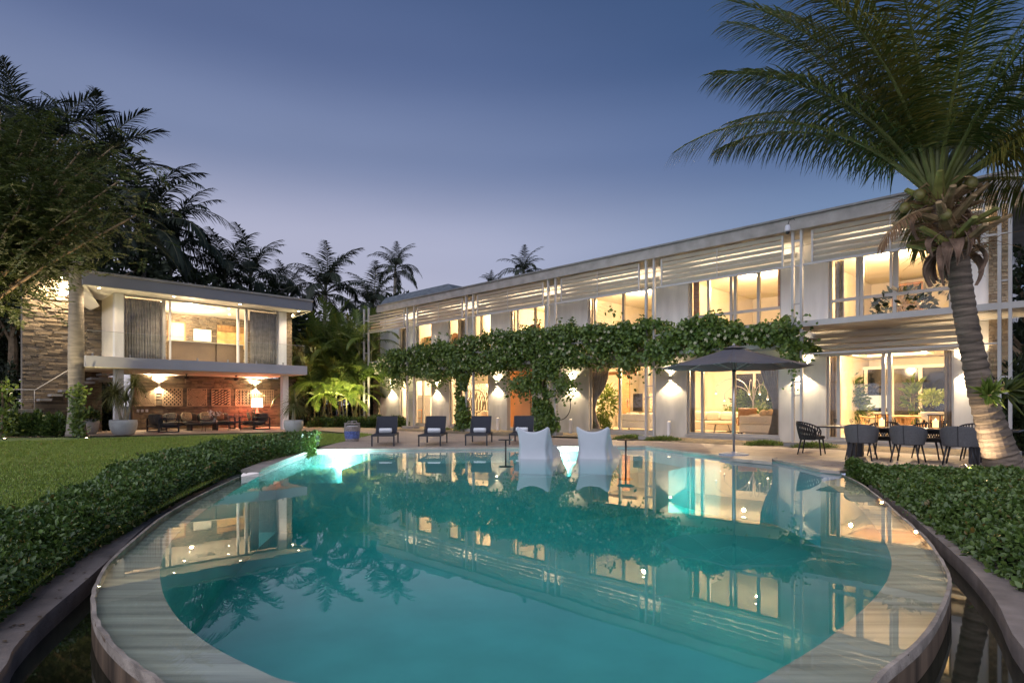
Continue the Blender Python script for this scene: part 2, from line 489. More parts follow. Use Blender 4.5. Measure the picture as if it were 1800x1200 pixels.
def offset(path, d):
    out = []
    for i, p in enumerate(path):
        a = path[max(i - 1, 0)]; b = path[min(i + 1, len(path) - 1)]
        dx, dy = b[0] - a[0], b[1] - a[1]; l = math.hypot(dx, dy) or 1
        out.append((p[0] - dy / l * d, p[1] + dx / l * d))
    return out
kerb_out = offset(kerb_in, .30)      # path runs clockwise: left of travel is outside
hole = far_edge + right_edge + kerb_out + left_edge
hole_in = [p for p in hole]
ground_m = mat('garden_soil', (.045, .038, .022), .95, var=.4, scale=1.5, bump=.5)
BIG = 700
MB().poly([(-BIG, -60), (BIG, -60), (BIG, BIG), (-BIG, BIG)], -.05, [hole_in]).build('ground', ground_m)['kind'] = 'structure'
lawn_m = mat('lawn_green', (.055, .095, .018), .9, var=.35, scale=.9, bump=.6, bscale=60)
lawn_poly = [wp(548, 790), gp(600, 777), gp(632, 769), gp(655, 764), gp(567, 758), gp(400, 761.5), gp(233, 766), gp(60, 768.5), (-34, 24), (-34, -8), (-9, -8)] + \
            [(-4.5, 1.0), (-4.1, 2.3), kp(0, 1110), kp(142, 990), kp(240, 932), kp(424, 829)]
MB().poly(lawn_poly, -.012).build('lawn', lawn_m)['kind'] = 'structure'
# deck: along the far side and right side of the pool up to the planting strip, with the path to the pavilion on the left
d_far = [vw(vs_(u, -2.62), -2.62)[:2] for u in (1790, 1600, 1450, 1300, 1160)] + [gp(1000, 770), gp(880, 765), gp(760, 760), gp(690, 756), gp(655, 752), gp(600, 750.5), gp(540, 750.5)]
deck_poly = list(far_edge) + list(right_edge) + [wp(1480, 833), gp(1530, 826), gp(1640, 828), gp(1730, 832), gp(1830, 836), (13.5, 9.5)] + d_far + \
            [pw(17.5, 4.2)[:2], pw(4.2, 4.2)[:2], pw(-1.5, 4.0)[:2], gp(60, 767.5), gp(233, 765), gp(400, 760.5), gp(567, 757), gp(655, 763), gp(632, 768), gp(600, 776), gp(553, 789)]
MB().poly(deck_poly, 0.0).build('pool_deck', deck_m)['kind'] = 'structure'

# pool shell: one thing with wall, rim, shelf, floor, bench
pool = thing('swimming_pool', 'freeform pool with an infinity edge, pale submerged ledge and teal water', 'swimming pool', (0, 8, 0))
def PB(mb, name, m, **k):
    o = mb.build(name, m, pool, **k); o.location = (0, -8, 0); return o
plaster = mat('pool_plaster', (.36, .50, .48), .5, var=.10, scale=1.2)
ledge_m = mat('ledge_travertine', (.38, .385, .30), .5, var=.42, scale=1.6, bump=.2, bscale=20, stretch=(.35, 7, 1), detail=12)
rim_m = mat('weathered_rim', (.36, .30, .25), .8, var=.45, scale=5, bump=.6, bscale=40)
poolwall_m = mat('stained_pool_wall', (.15, .10, .065), .75, var=.6, scale=2.2, bump=.4, stretch=(3, 3, .25))
deep = far_edge + right_edge + shelf_in + left_edge
PB(MB().poly(deep, -1.5), 'pool_floor', plaster)
PB(MB().wallstrip(deep, -1.5, -.123), 'pool_wall', plaster)
PB(MB().wallstrip(left_edge[:1] + left_edge[1:] + far_edge + right_edge + [inf_edge[0]], -.123, -.02, closed=False), 'pool_wall', plaster)
PB(MB().poly(inf_edge + list(reversed(shelf_in)), -.12), 'submerged_ledge', ledge_m)
ro = offset(inf_edge, .0165); ri = offset(inf_edge, -.008)
rim = MB()
jit = [random.uniform(-.006, .007) for _ in inf_edge]
n = len(inf_edge)
for a, b, z in ((ro, 0, None),): pass
base = 0
for i in range(n):
    o_, i_ = ro[i], ri[i]
    jx = jit[i]
    rim.v += [(o_[0], o_[1], -.12), (o_[0] + jx, o_[1], WZ + .005 + jx * .5), (i_[0] + jx * .6, i_[1] + jx * .6, WZ + .003 + jx * .5), (i_[0], i_[1], -.25)]
for i in range(n - 1):
    a = 4 * i
    for k in range(3): rim.f.append((a + k, a + k + 4, a + k + 5, a + k + 1))
PB(rim, 'pool_rim', rim_m)
PB(MB().wallstrip(offset(inf_edge, .014), -.9, -.065, closed=False), 'outer_wall', poolwall_m)
shelf_front = [gp(1175, 828, -.45), gp(1000, 838, -.45), gp(780, 845, -.45), gp(690, 849, -.45), gp(425, 850, -.45)]
sun_shelf = [p for p in far_edge] + [right_edge[0]] + shelf_front + [left_edge[1]]
PB(MB().poly(sun_shelf, -.44), 'sun_shelf', plaster)
PB(MB().wallstrip(shelf_front, -1.5, -.44, closed=False), 'sun_shelf_riser', plaster)
st = [gp(660, 800, -.25), gp(735, 800, -.25), gp(722, 822, -.25), gp(600, 822, -.25)]
PB(MB().poly(st, -.30).wallstrip(st, -.45, -.30), 'pool_step', plaster)
# coping stones laid one by one along the deck edge
def coping(path, parent):
    tot = 0
    for i in range(len(path) - 1):
        a, b = Vector((*path[i], 0)), Vector((*path[i + 1], 0)); l = (b - a).length; k = max(1, round(l / .62)); d = (b - a) / k
        nrm_ = Vector((-d.y, d.x, 0)).normalized()
        for j in range(k):
            p0 = a + d * j; p1 = a + d * (j + 1); g = d.normalized() * .005
            z = .012 + random.uniform(-.002, .002)
            q = [p0 + g - nrm_ * .03, p1 - g - nrm_ * .03, p1 - g + nrm_ * .33, p0 + g + nrm_ * .33]
            mb = MB(); vs = [(p.x, p.y, -.045) for p in q] + [(p.x, p.y, z) for p in q]
            mb.add(vs, [(0, 3, 2, 1), (4, 5, 6, 7), (0, 1, 5, 4), (1, 2, 6, 5), (2, 3, 7, 6), (3, 0, 4, 7)])
            o = mb.build('coping_stone', coping_m, parent); o.location = (0, -8, 0)
coping(far_edge, pool); coping(far_edge[-1:] + right_edge + [wp(1478, 834)], pool); coping(left_edge + far_edge[:1], pool)
jog = [gp(1283, 806, 0), gp(1357, 813, 0), gp(1357, 803, 0), gp(1296, 800, 0)]
PB(MB().poly(list(reversed(jog)), .02).wallstrip(list(reversed(jog)), -.05, .02), 'coping_stone', coping_m)

water_m = clearmat('pool_water', 1.5, absorb=(.30, .93, .90), dens=.42, ripple=.028, rscale=2.2)
wmb = MB().poly(outline, WZ).poly(outline, -1.62)
half = len(wmb.f) // 2
wmb.f = wmb.f[:half] + [tuple(reversed(f)) for f in wmb.f[half:]]
n = len(outline)
wmb.f += [(i, (i + 1) % n, (i + 1) % n + n, i + n) for i in range(n)]
wob = wmb.build('pool_water', water_m); wob['kind'] = 'structure'
bm_fix = __import__('bmesh').new(); bm_fix.from_mesh(wob.data); __import__('bmesh').ops.recalc_face_normals(bm_fix, faces=bm_fix.faces); bm_fix.to_mesh(wob.data); bm_fix.free()

MB().poly([p for p in hole_in], -1.75).build('sky_leak_blocker', ground_m)['kind'] = 'structure'  # unseen sheet under the whole pool, added to block sky light from below
# overflow channel and its kerb
chan_m = mat('dark_channel_water', (.010, .012, .006), .03, var=.5, scale=3, spec=.6)
MB().poly(offset(inf_edge, -.03)[::1] + list(reversed(kerb_in)), -.26).build('channel_water', chan_m)['kind'] = 'structure'
kerb_m = mat('channel_kerb', (.27, .22, .19), .8, var=.3, scale=4, bump=.4, bscale=50)
kerb = thing('channel_kerb', 'curved concrete kerb round the overflow channel between pool and hedges', 'kerb', (0, 1.5, 0))
step = 4
for i in range(0, len(kerb_in) - 1, step):
    j = min(i + step, len(kerb_in) - 1)
    a = kerb_in[i:j + 1]; b = kerb_out[i:j + 1]
    mb = MB()
    for p, q in zip(a, b):
        mb.v += [(p[0], p[1], -.75), (p[0], p[1], -.12), (q[0], q[1], -.115), (q[0], q[1], -.4)]
    for k in range(len(a) - 1):
        o_ = 4 * k
        for e in range(3): mb.f.append((o_ + e, o_ + e + 1, o_ + e + 5, o_ + e + 4))
    mb.f += [(3, 2, 1, 0), tuple(4 * (len(a) - 1) + x for x in range(4))]
    o = mb.build('kerb_segment', kerb_m, kerb); o.location = (0, -1.5, 0)

# strip of ground cover between deck and villa
MB().poly([vw(vs_(u, 0), 0)[:2] for u in (690, 1100, 1740)] + [vw(vs_(u, -2.6), -2.6)[:2] for u in (1790, 1450, 1160, 1000)] + [gp(880, 766), gp(700, 757)], -.004 + .012).build('planting_bed', mat('gravel_bed', (.20, .155, .10), .95, var=.4, scale=8, bump=.9, bscale=60))['kind'] = 'structure'

# pool lamps (under water, lit)
pool_lamp_m = emitmat('lit_pool_lamp', (.75, 1.0, 1.0), 9)
def pool_lamp(x, y, z, aim, power, label):
    t = thing('pool_lamp', label, 'pool lamp', (x, y, z), 0, 'lamps under the pool water')
    t.rotation_euler = Vector(aim).to_track_quat('Z', 'Y').to_euler()
    MB().lathe([(.11, 0), (.11, .02), (.085, .03), (.085, .012)], 16).build('bezel', steel_paint, t)
    MB().lathe([(.083, .012), (.05, .03), (.0, .036)], 16).build('lens', pool_lamp_m, t, smooth=True)
    light('POINT', (x + aim[0] * .32, y + aim[1] * .32, z + aim[2] * .32), power, (.80, 1.0, 1.0), None, .06, name='pool_lamp_light')
pool_lamp(gp(605, 793, WZ)[0], gp(605, 793, WZ)[1] - .06, -.30, (0, -1, 0), 115, 'lit underwater lamp in the left far corner of the pool')
pool_lamp(gp(995, 788.6, WZ)[0], gp(995, 788.6, WZ)[1] - .06, -.30, (0, -1, 0), 85, 'lit underwater lamp between the two white pool chairs')
pool_lamp(gp(1110, 832, -.6)[0], gp(1110, 832, -.6)[1] - .1, -.6, (0, -1, 0), 130, 'lit underwater lamp on the ledge below the right white chair')
# ------------------------------------------------------------------ the villa (long two-storey house on the right)
villa = thing('villa', 'long two-storey white villa with louvre screens and lit windows along the deck', 'house', VO, VR)
def wall_open(mb, s0, s1, z0, z1, d0, d1, ops):
    ops = sorted(ops); c = s0
    for a, b, za, zb in ops:
        if a > c: mb.box(c, a, d0, d1, z0, z1)
        if za > z0: mb.box(a, b, d0, d1, z0, za)
        if zb < z1: mb.box(a, b, d0, d1, zb, z1)
        c = b
    if c < s1: mb.box(c, s1, d0, d1, z0, z1)
    return mb
SL, SR = vs_(668), vs_(1738)
low = [(703, 716, .15, 2.75), (728, 758, .15, 2.75), (790, 858, .15, 2.9), (891, 935, .0, 2.95), (1035, 1148, .15, 2.9), (1207, 1370, .15, 2.9), (1452, 1677, .15, 2.93)]
low_o = [(vs_(a), vs_(b), c, d) for a, b, c, d in low]
upp = [(701, 716, 4.1, 6.0), (731, 758, 4.1, 6.0), (787, 822, 4.1, 6.0), (832, 862, 4.1, 6.0), (897, 957, 4.1, 6.02), (1033, 1146, 4.1, 6.04), (1210, 1373, 4.05, 6.03), (1456, 1672, 4.0, 6.03)]
upp_o = [(vs_(a), vs_(b), c, d) for a, b, c, d in upp]
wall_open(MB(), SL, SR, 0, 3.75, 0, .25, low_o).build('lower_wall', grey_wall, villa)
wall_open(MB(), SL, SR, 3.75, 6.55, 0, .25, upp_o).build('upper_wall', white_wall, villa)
MB().box(SL, SL + .25, .25, 8, 0, 6.5).build('end_wall', white_wall, villa); MB().box(SR - .25, SR, .25, 8, 0, 6.5).build('end_wall', white_wall, villa)
MB().box(SL + .25, SR - .25, 7.5, 7.7, 0, 6.5).build('back_wall', interior_wall, villa)
MB().box(SL + .25, SR - .25, .25, 7.5, 0.0, .145).build('interior_floor', interior_floor, villa)
MB().box(SL + .25, SR - .25, .25, 7.5, 3.15, 3.98).build('upper_floor', interior_ceil, villa)
MB().box(SL + .25, SR - .25, .25, 7.5, 6.30, 6.42).build('upper_ceiling', interior_ceil, villa)
pm = MB()
for u in (876, 962): pm.box(vs_(u) - .06, vs_(u) + .06, .95, 7.49, .15, 3.14)
pm.box(vs_(1411) - .06, vs_(1411) + .06, .26, 7.49, .15, 3.14)
for u in (723, 772, 827, 880, 996, 1178, 1415): pm.box(vs_(u) - .06, vs_(u) + .06, .26, 7.49, 3.99, 6.29)
pm.build('partition_wall', interior_wall, villa)
# orange recess
MB().box(vs_(880), vs_(958), .7, .82, .0, 3.15).build('recess_wall', orange_wall, villa)
MB().box(vs_(916) - .02, vs_(916) + .02, .66, .69, .05, 2.9).build('recess_door_joint', wood, villa)
# roof with fascia, soffit and dark edge
RS0, RS1 = vs_(664, -2.2), vs_(1790, -2.2)
MB().box(RS0, RS1, -2.2, 8.3, 6.56, 6.78).build('roof', conc, villa)
MB().box(RS0 - .02, RS1 + .02, -2.27, -2.2, 6.50, 6.86).build('fascia', conc, villa)
MB().box(RS0 - .04, RS1 + .04, -2.33, -2.1, 6.862, 6.91).build('roof_edge', roof_dark, villa)
MB().box(RS0 + 1, RS1, -2.2, -2.0, 6.91, 6.96).build('roof_flashing', roof_dark, villa)
# slate monitor at the left end of the roof
sl = MB(); s0, s1 = vs_(676, -1.9), vs_(798, -1.9)
s0 = vs_(672, -1.9); s1 = vs_(790, -1.2)
s0 = vs_(668, -2.3); s1 = vs_(795, -2.3); s2 = vs_(786, -2.0)
sl.add([(s0, -2.30, 6.915), (s1, -2.30, 6.915), (s2, -1.95, 7.34), (s0, -1.95, 7.34), (s0, 2.0, 7.30), (s2, 2.0, 7.30), (s0, 2.2, 6.92), (s1, 2.2, 6.92)], [(0, 1, 2, 3), (3, 2, 5, 4), (4, 5, 7, 6), (1, 7, 5, 2), (0, 3, 4, 6)])
sl.build('slate_roof', mat('grey_slate', (.10, .115, .135), .7, var=.35, scale=3, bump=.6, bscale=20, stretch=(1, 3, 1)), villa)
# end pier of split stone at the right, stone wall at the left end
stone_pale = stonemat('pale_split_stone', [(.30, .22, .14), (.36, .28, .18), (.20, .15, .10), (.42, .33, .22)])
def stone_field(mb, x0, x1, z0, z1, y, rows, lmin=.12, lmax=.34, dep=.05, front=-1):
    h = (z1 - z0) / rows
    for i in range(rows):
        x = x0 - random.uniform(0, lmax)
        while x < x1:
            l = random.uniform(lmin, lmax); a, b = max(x, x0), min(x + l, x1)
            if b - a > .02:
                e = random.uniform(.2, 1) * dep
                mb.box(a + .003, b - .003, y, y + front * e, z0 + i * h + .003, z0 + (i + 1) * h - random.uniform(.003, .012))
            x += l
    return mb
stone_field(MB(), SR + .0, SR + .42, 0, 6.55, -.02, 90, .1, .22).box(SR, SR + .42, 0, .4, 0, 6.55).build('stone_pier', stone_pale, villa)['kind'] = 'stuff'
ls0, ls1 = vs_(648, -.4), vs_(668, 0)
stone_field(MB(), ls0, ls1 - .05, 0, 6.5, -.05, 80, .1, .25).box(ls0, ls1 - .05, -.02, .3, 0, 6.5).build('stone_pier', stone_pale, villa)['kind'] = 'stuff'

# windows: part window (frame) > pane, mullion, sill
def window(s0, s1, z0, z1, mull=(), trans=(), panes=True, d=.10, fr=.07, mm=None):
    f = MB(); m_ = mm or frame_alu
    f.box(s0, s0 + fr, d, d + .09, z0, z1).box(s1 - fr, s1, d, d + .09, z0, z1).box(s0 + fr, s1 - fr, d, d + .09, z1 - fr, z1).box(s0 + fr, s1 - fr, d, d + .09, z0, z0 + fr)
    w = f.build('window', m_, villa)
    xs = [s0 + fr] + list(mull) + [s1 - fr]
    for x in mull: MB().box(x - .05, x + .05, d - .012, d + .10, z0 + fr, z1 - fr).build('mullion', m_, w)
    for z in trans: MB().box(s0 + fr, s1 - fr, d - .02, d + .08, z - .05, z + .05).build('transom', m_, w)
    for a, b in zip(xs[:-1], xs[1:]):
        MB().box(a, b, d + .04, d + .048, z0 + fr, z1 - fr).build('pane', glass, w)
    MB().box(s0 - .04, s1 + .04, -.06, d - .003, z0 - .07, z0 + .0).build('sill', steel_paint, w)
    return w
lo = low_o; up = upp_o
window(*lo[0], [], [])
window(*lo[1], [vs_(741)], [])
window(*lo[2], [vs_(829), vs_(806)], [])
window(*lo[4], [vs_(1087), vs_(1135)], [])
window(*lo[5], [vs_(1232), vs_(1287)], [])
window(*lo[6], [vs_(1551), vs_(1562), vs_(1472)], [])
window(*up[0], [], []); window(*up[1], [vs_(733.5)], []); window(*up[2], [vs_(804)], []); window(*up[3], [vs_(843)], [])
window(*up[4], [vs_(908), vs_(938)], [4.5]); window(*up[5], [vs_(1043), vs_(1093)], [4.55])
window(*up[6], [vs_(1243), vs_(1283), vs_(1290), vs_(1331)], [4.6]); window(*up[7], [vs_(1506), vs_(1513), vs_(1571)], [4.62])
# casement leaf standing open on the top right window
cs = vs_(1575)
MB().box(cs, cs + .06, -.75, .08, 4.68, 4.76).box(cs, cs + .06, -.75, .08, 5.9, 5.98).box(cs, cs + .06, -.75, -.67, 4.76, 5.9).box(cs, cs + .06, 0, .08, 4.76, 5.9).build('open_casement', frame_alu, villa)
# brown jambs of the third upper window
MB().box(up[6][0] + .08, up[6][0] + .32, .24, .30, 4.15, 5.95).box(up[6][1] - .2, up[6][1] - .08, .24, .30, 4.6, 5.95).build('wooden_jamb', wood, villa)

# post pairs (ladder columns), rails, louvre screens
PD = -2.12
cols = [(640, 648), (716, 728), (820, 832), (964, 977), (1136, 1150), (1394, 1409), (1757, 1776)]
for i, (a, b) in enumerate(cols):
    sa, sb = vs_(a, PD), vs_(b, PD)
    c = tag(MB().box(sa - .2, sb + .2, PD - .22, PD + .22, 0, .14).build('column', conc, villa))
    MB().box(sa - .035, sa + .035, PD - .05, PD + .05, .14, 6.9).build('post', steel_paint, c)
    MB().box(sb - .035, sb + .035, PD - .05, PD + .05, .14, 6.9).build('post', steel_paint, c)
    for z in (1.55, 1.95, 4.3, 5.45, 6.2): MB().box(sa + .035, sb - .035, PD - .02, PD + .02, z - .02, z + .02).build('rung', steel_paint, c)
for i in range(len(cols) - 1):
    sa, sb = vs_(cols[i][1], PD), vs_(cols[i + 1][0], PD)
    MB().box(sa + .04, sb - .04, PD - .025, PD + .025, 5.43, 5.48).build('rail', steel_paint, villa)
    MB().box(sa + .04, sb - .04, PD - .025, PD + .025, 3.72, 3.77).build('rail', steel_paint, villa)
    a = sa + (.28 if i else .0); b = sb - .28
    fr = MB().box(a, a + .05, PD - .03, PD + .03, 5.49, 6.44).box(b - .05, b, PD - .03, PD + .03, 5.49, 6.44)
    mid = (a + b) / 2; fr.box(a + .05, b - .05, PD - .03, PD + .03, 6.43, 6.45).box(a + .05, b - .05, PD - .03, PD + .03, 5.485, 5.50); MID = MB().box(mid - .012, mid + .012, PD - .06, PD - .045, 5.49, 6.44)
    L = fr.build('louvre_screen', steel_paint, villa); MID.build('hanger', steel_paint, L)
    sm_, x_, y_ = (a + b) / 2, *vw((a + b) / 2, -.3)[:2]
    t = thing('added_glow_lamp', 'added unseen lamp for the warm glow behind louvre screen, %s bay from the left' % ('first', 'second', 'third', 'fourth', 'fifth', 'sixth')[i], 'added lamp', (x_, y_, 6.12), VR, 'added unseen lamps behind the louvre screens')  # unseen lamp and cove, added to give the louvres warm streaks
    MB().box(-(b - a) / 2 + .2, (b - a) / 2 - .2, -.10, .27, -.02, .0).box(-(b - a) / 2 + .2, (b - a) / 2 - .2, -.12, -.10, -.02, .14).build('housing', white_wall, t); MB().box(-(b - a) / 2 + .25, (b - a) / 2 - .25, -.04, .04, .001, .02).build('diffuser', bulb_soft, t)
    light('AREA', (x_, y_, 6.16), 22, WARM2, None, (b - a) - .5, aim=(-.35, -.35, 1), sy=.06, name='added_glow_light')
    for k in range(6):
        z = 5.56 + .165 * k
        mb = MB(); dy, dz = -.030, .044
        mb.add([(a + .05, PD - dy, z - dz), (b - .05, PD - dy, z - dz), (b - .05, PD + dy, z + dz), (a + .05, PD + dy, z + dz),
                (a + .05, PD - dy, z - dz + .02), (b - .05, PD - dy, z - dz + .02), (b - .05, PD + dy, z + dz + .02), (a + .05, PD + dy, z + dz + .02)],
               [(0, 3, 2, 1), (4, 5, 6, 7), (0, 1, 5, 4), (1, 2, 6, 5), (2, 3, 7, 6), (3, 0, 4, 7)])
        mb.build('slat', louver_paint, L)
# slatted canopy over the dining terrace (right) and its lower louvre
c0, c1 = vs_(1391, PD), vs_(1830, PD)
can = MB().box(c0, c1, PD - .04, PD + .04, 3.60, 3.76).box(c0, c1, -.16, -.06, 3.60, 3.76).box(c0, c0 + .06, PD + .04, -.16, 3.60, 3.76).box(c1 - .06, c1, PD + .04, -.16, 3.6, 3.76).build('canopy', steel_paint, villa)
for k in range(21):
    y = PD + .12 + k * .088
    MB().box(c0 + .06, c1 - .06, y - .022, y + .022, 3.61, 3.66).build('slat', louver_paint, can)
for x in np.linspace(c0 + 1, c1 - 1, 4): MB().box(x - .03, x + .03, PD + .04, -.16, 3.665, 3.74).build('joist', steel_paint, can)
a, b = vs_(1422, PD), vs_(1690, PD)
a, b = vs_(1430, -.35), vs_(1700, -.35); PL_ = -.35
L = MB().box(a, a + .05, PL_ - .03, PL_ + .03, 2.80, 3.5).box(b - .05, b, PL_ - .03, PL_ + .03, 2.80, 3.5).box(a + .05, b - .05, PL_ - .02, PL_ + .02, 2.80, 2.825).box(a + .05, b - .05, PL_ - .02, PL_ + .02, 3.48, 3.5).build('louvre_screen', steel_paint, villa)
for k in range(4):
    z = 2.84 + .18 * k
    MB().box(a + .05, b - .05, PL_ - .016, PL_ + .016, z, z + .135).build('slat', louver_paint, L)
MB().box(vs_(1409, PD) + .04, vs_(1757, PD) - .04, PD - .025, PD + .025, 2.76, 2.795).build('rail', steel_paint, villa)
# pergola beams that carry the vine
pb0, pb1 = vs_(645, PD), vs_(1392, PD)
MB().box(pb0, pb1, PD + .14, PD + .20, 3.05, 3.17).box(pb0, pb1, -1.0, -.94, 3.05, 3.17).build('pergola_beam', steel_paint, villa)
for x in np.linspace(pb0 + .4, pb1 - .2, 13): MB().box(x - .03, x + .03, PD - .1, -.003, 3.172, 3.27).build('pergola_rafter', steel_paint, villa)

# room lights of the villa (lit ceiling lamps)
def room_lamp(s, d, z, power, label, col=WARM, size=1.4, aim=(0, 0, -1)):
    x, y, _ = vw(s, d)
    t = thing('ceiling_lamp', label, 'ceiling lamp', (x, y, z), VR, 'lit ceiling lamps in the villa')
    MB().lathe([(.14, 0), (.14, -.02), (.11, -.025)], 16).build('ring', steel_paint, t)
    MB().lathe([(.105, -.02), (.06, -.03), (0, -.034)], 16).build('disc', bulb, t)
    light('POINT', (x, y, z - .32), power, col, None, .045, name='room_light')
rooms1 = [(711, 150, 'ceiling lamp behind the narrow leftmost ground-floor door'), (745, 380, 'ceiling lamp over the white cabinet'), (822, 210, 'ceiling lamp in the room with the tree mural')]
for u, p, lab in rooms1: room_lamp(vs_(u), 2.0, 3.14, p, lab)
for s_, d_, p, lab in ((vs_(1075, 3), 2.4, 230, 'ceiling lamp in the room with the white fireplace block'), (vs_(1215, 3), 3, 230, 'ceiling lamp over the pale sofa in the living room'), (vs_(1315, 3), 2.6, 200, 'ceiling lamp over the tan lounge chair'),
                       (vs_(1500, 2.5), 2.2, 230, 'ceiling lamp over the sideboard end of the dining room'), (vs_(1610, 2.5), 2.5, 260, 'ceiling lamp over the round dining table')):
    room_lamp(s_, d_, 3.14, p, lab)
for u, p, lab in ((711, 60, 'ceiling lamp in the leftmost upper room'), (752, 150, 'ceiling lamp in the upper room with the picture'), (802, 120, 'ceiling lamp in the upper room with the dark curtain'), (846, 150, 'ceiling lamp in the plain upper room'), (930, 170, 'ceiling lamp in the upper room with the brown chair back'),
                  (1085, 200, 'ceiling lamp in the upper room above the curtain window'), (1290, 230, 'ceiling lamp in the upper room with wooden jambs'), (1543, 230, 'bright ceiling lamp in the upper room behind the palm crown')):
    room_lamp(vs_(u), 2.0, 6.29, p, lab)

# wall lamps that wash the wall up and down
def wall_lamp(loc, rz, label, group, p_up=40, p_dn=55, out=(0, -1), body=steel_paint, ang=120, col=WARM2):
    t = thing('wall_lamp', label, 'wall lamp', loc, rz, group)
    MB().box(-.045, .045, -.13, -.03, -.09, .09).box(-.03, .03, -.03, 0, -.04, .04).build('body', body, t)
    MB().box(-.035, .035, -.12, -.04, .091, .096).box(-.035, .035, -.12, -.04, -.096, -.091).build('lens', bulb, t)
    rot = Matrix.Rotation(rz, 3, 'Z')
    for z, pw_, dz in ((.12, p_up, 1), (-.12, p_dn, -1)):
        if not pw_: continue
        o = Vector(loc) + rot @ Vector((0, -.085, z))
        light('SPOT', o, pw_, col, None, .03, aim=(0, 0, dz), angle=ang, blend=.35, name='wall_lamp_light')
for u, v, lab, pu, pd in ((690, 682, 'wall lamp at the left end of the villa by the hedge', 45, 90), (769, 682, 'wall lamp between cabinet window and vine pillar', 30, 60), (875, 675, 'wall lamp left of the orange recess', 50, 60),
                  (1006, 674, 'wall lamp right of the vine pillar', 45, 60), (1180, 664, 'wall lamp left of the parasol', 30, 65), (1411, 651, 'wall lamp beside the ladder column', 60, 65), (1700, 645, 'wall lamp behind the coconut palm trunk', 60, 70)):
    wall_lamp(vw(vs_(u), 0, vz(u, v)), VR, lab, 'wall lamps along the villa', pu, pd)
# bollard lamps at the wall foot
for u, lab in ((875, 'pale bollard lamp left of the orange recess'), (1003, 'pale bollard lamp right of the vine pillar'), (1176, 'pale bollard lamp left of the living room window')):
    x, y, _ = vw(vs_(u, -.25), -.25)
    t = thing('bollard_lamp', lab, 'bollard lamp', (x, y, 0), VR, 'bollard lamps at the wall foot')
    MB().box(-.055, .055, -.055, .055, 0, .62).build('post', white_wall, t)
    MB().box(-.065, .065, -.065, .065, .63, .67).build('cap', steel_paint, t)
    MB().box(-.04, .04, -.04, .04, .62, .63).build('lens', bulb_soft, t)
# security camera at the ladder column
x, y, _ = vw(vs_(1395, PD) - .12, PD - .15)
t = thing('security_camera', 'white dome security camera with black cable at the roof edge', 'security camera', (x, y, 6.55), VR)
MB().lathe([(.05, .14), (.075, .1), (.09, -.02), (.085, -.05)], 16).build('housing', chair_white, t, smooth=True)
MB().ball((0, 0, -.07), .07, 12).build('dome', dark_metal, t, smooth=True)
MB().tube([(0, 0, .12), (.05, 0, .28), (.18, 0, .3), (.24, .02, .18), (.2, .05, .02)], .012, 6).build('cable', dark_metal, t, smooth=True)

# curtains
def curtain(pts_fn, name_label, group, parent_rz, loc, m=curtain_m):
    o = MB().grid(pts_fn, 60, 6).build('curtain', m, None, smooth=True, thick=.004); o.location = loc; o.rotation_euler = (0, 0, parent_rz)
    return tag(o, name_label, 'curtain', group)
def straight(w, h, amp=.04, folds=9):
    return lambda a, b: (w * a, amp * math.sin(a * folds * 2 * PI) + .01 * math.sin(a * 50), h * b)
def tied(w, h, sgn, tie=.38):
    def f(a, b):
        k = (1 - b); t = b
        squeeze = 1 - .72 * math.exp(-((t - tie) / .28) ** 2) if t > tie else 1 - .72 * math.exp(-((t - tie) / .5) ** 2)
        ww = w * squeeze; x0 = 0 if sgn > 0 else w
        return (x0 + sgn * ww * a, .035 * math.sin(a * 7 * 2 * PI), h * b)
    return f
G = 'taupe curtains behind the villa windows'
for u0, u1, fn, z, h, lab in ((1037, 1062, 'T+', .16, 2.7, 'taupe curtain tied back beside the round bush'), (1344, 1369, 'T-', .16, 2.7, 'taupe curtain tied back at the right of the living room window'),
                              (1209, 1222, 'S', .16, 2.7, 'narrow taupe curtain at the left of the living room window'), (1454, 1471, 'S', .16, 2.72, 'straight taupe curtain at the left of the dining window'),
                              (1660, 1676, 'S', .16, 2.72, 'straight taupe curtain at the right of the dining window'), (1468, 1484, 'S', 4.05, 1.9, 'grey curtain in the upper window behind the palm crown'),
                              (806, 820, 'S', 4.1, 1.85, 'dark curtain in the upper window above the vine, second bay'), (898, 906, 'S', 4.1, 1.85, 'narrow dark curtain in the upper window of the third bay'), (702, 714, 'S', 4.1, 1.85, 'grey curtain filling the leftmost upper window'),
                              (1034, 1043, 'S', 4.1, 1.85, 'narrow pale curtain in the upper window left of the bedroom')):
    s0, s1 = vs_(u0, .38), vs_(u1, .38); w = s1 - s0
    f = straight(w, h, .035, max(3, int(w / .12))) if fn == 'S' else tied(w * 1.35, h, 1 if fn == 'T+' else -1)
    loc = vw(s0 if fn != 'T-' else s1 - w * 1.35, .38, z)
    curtain(f, lab, G, VR, loc, curtain_m if h > 2 else sheer_m)
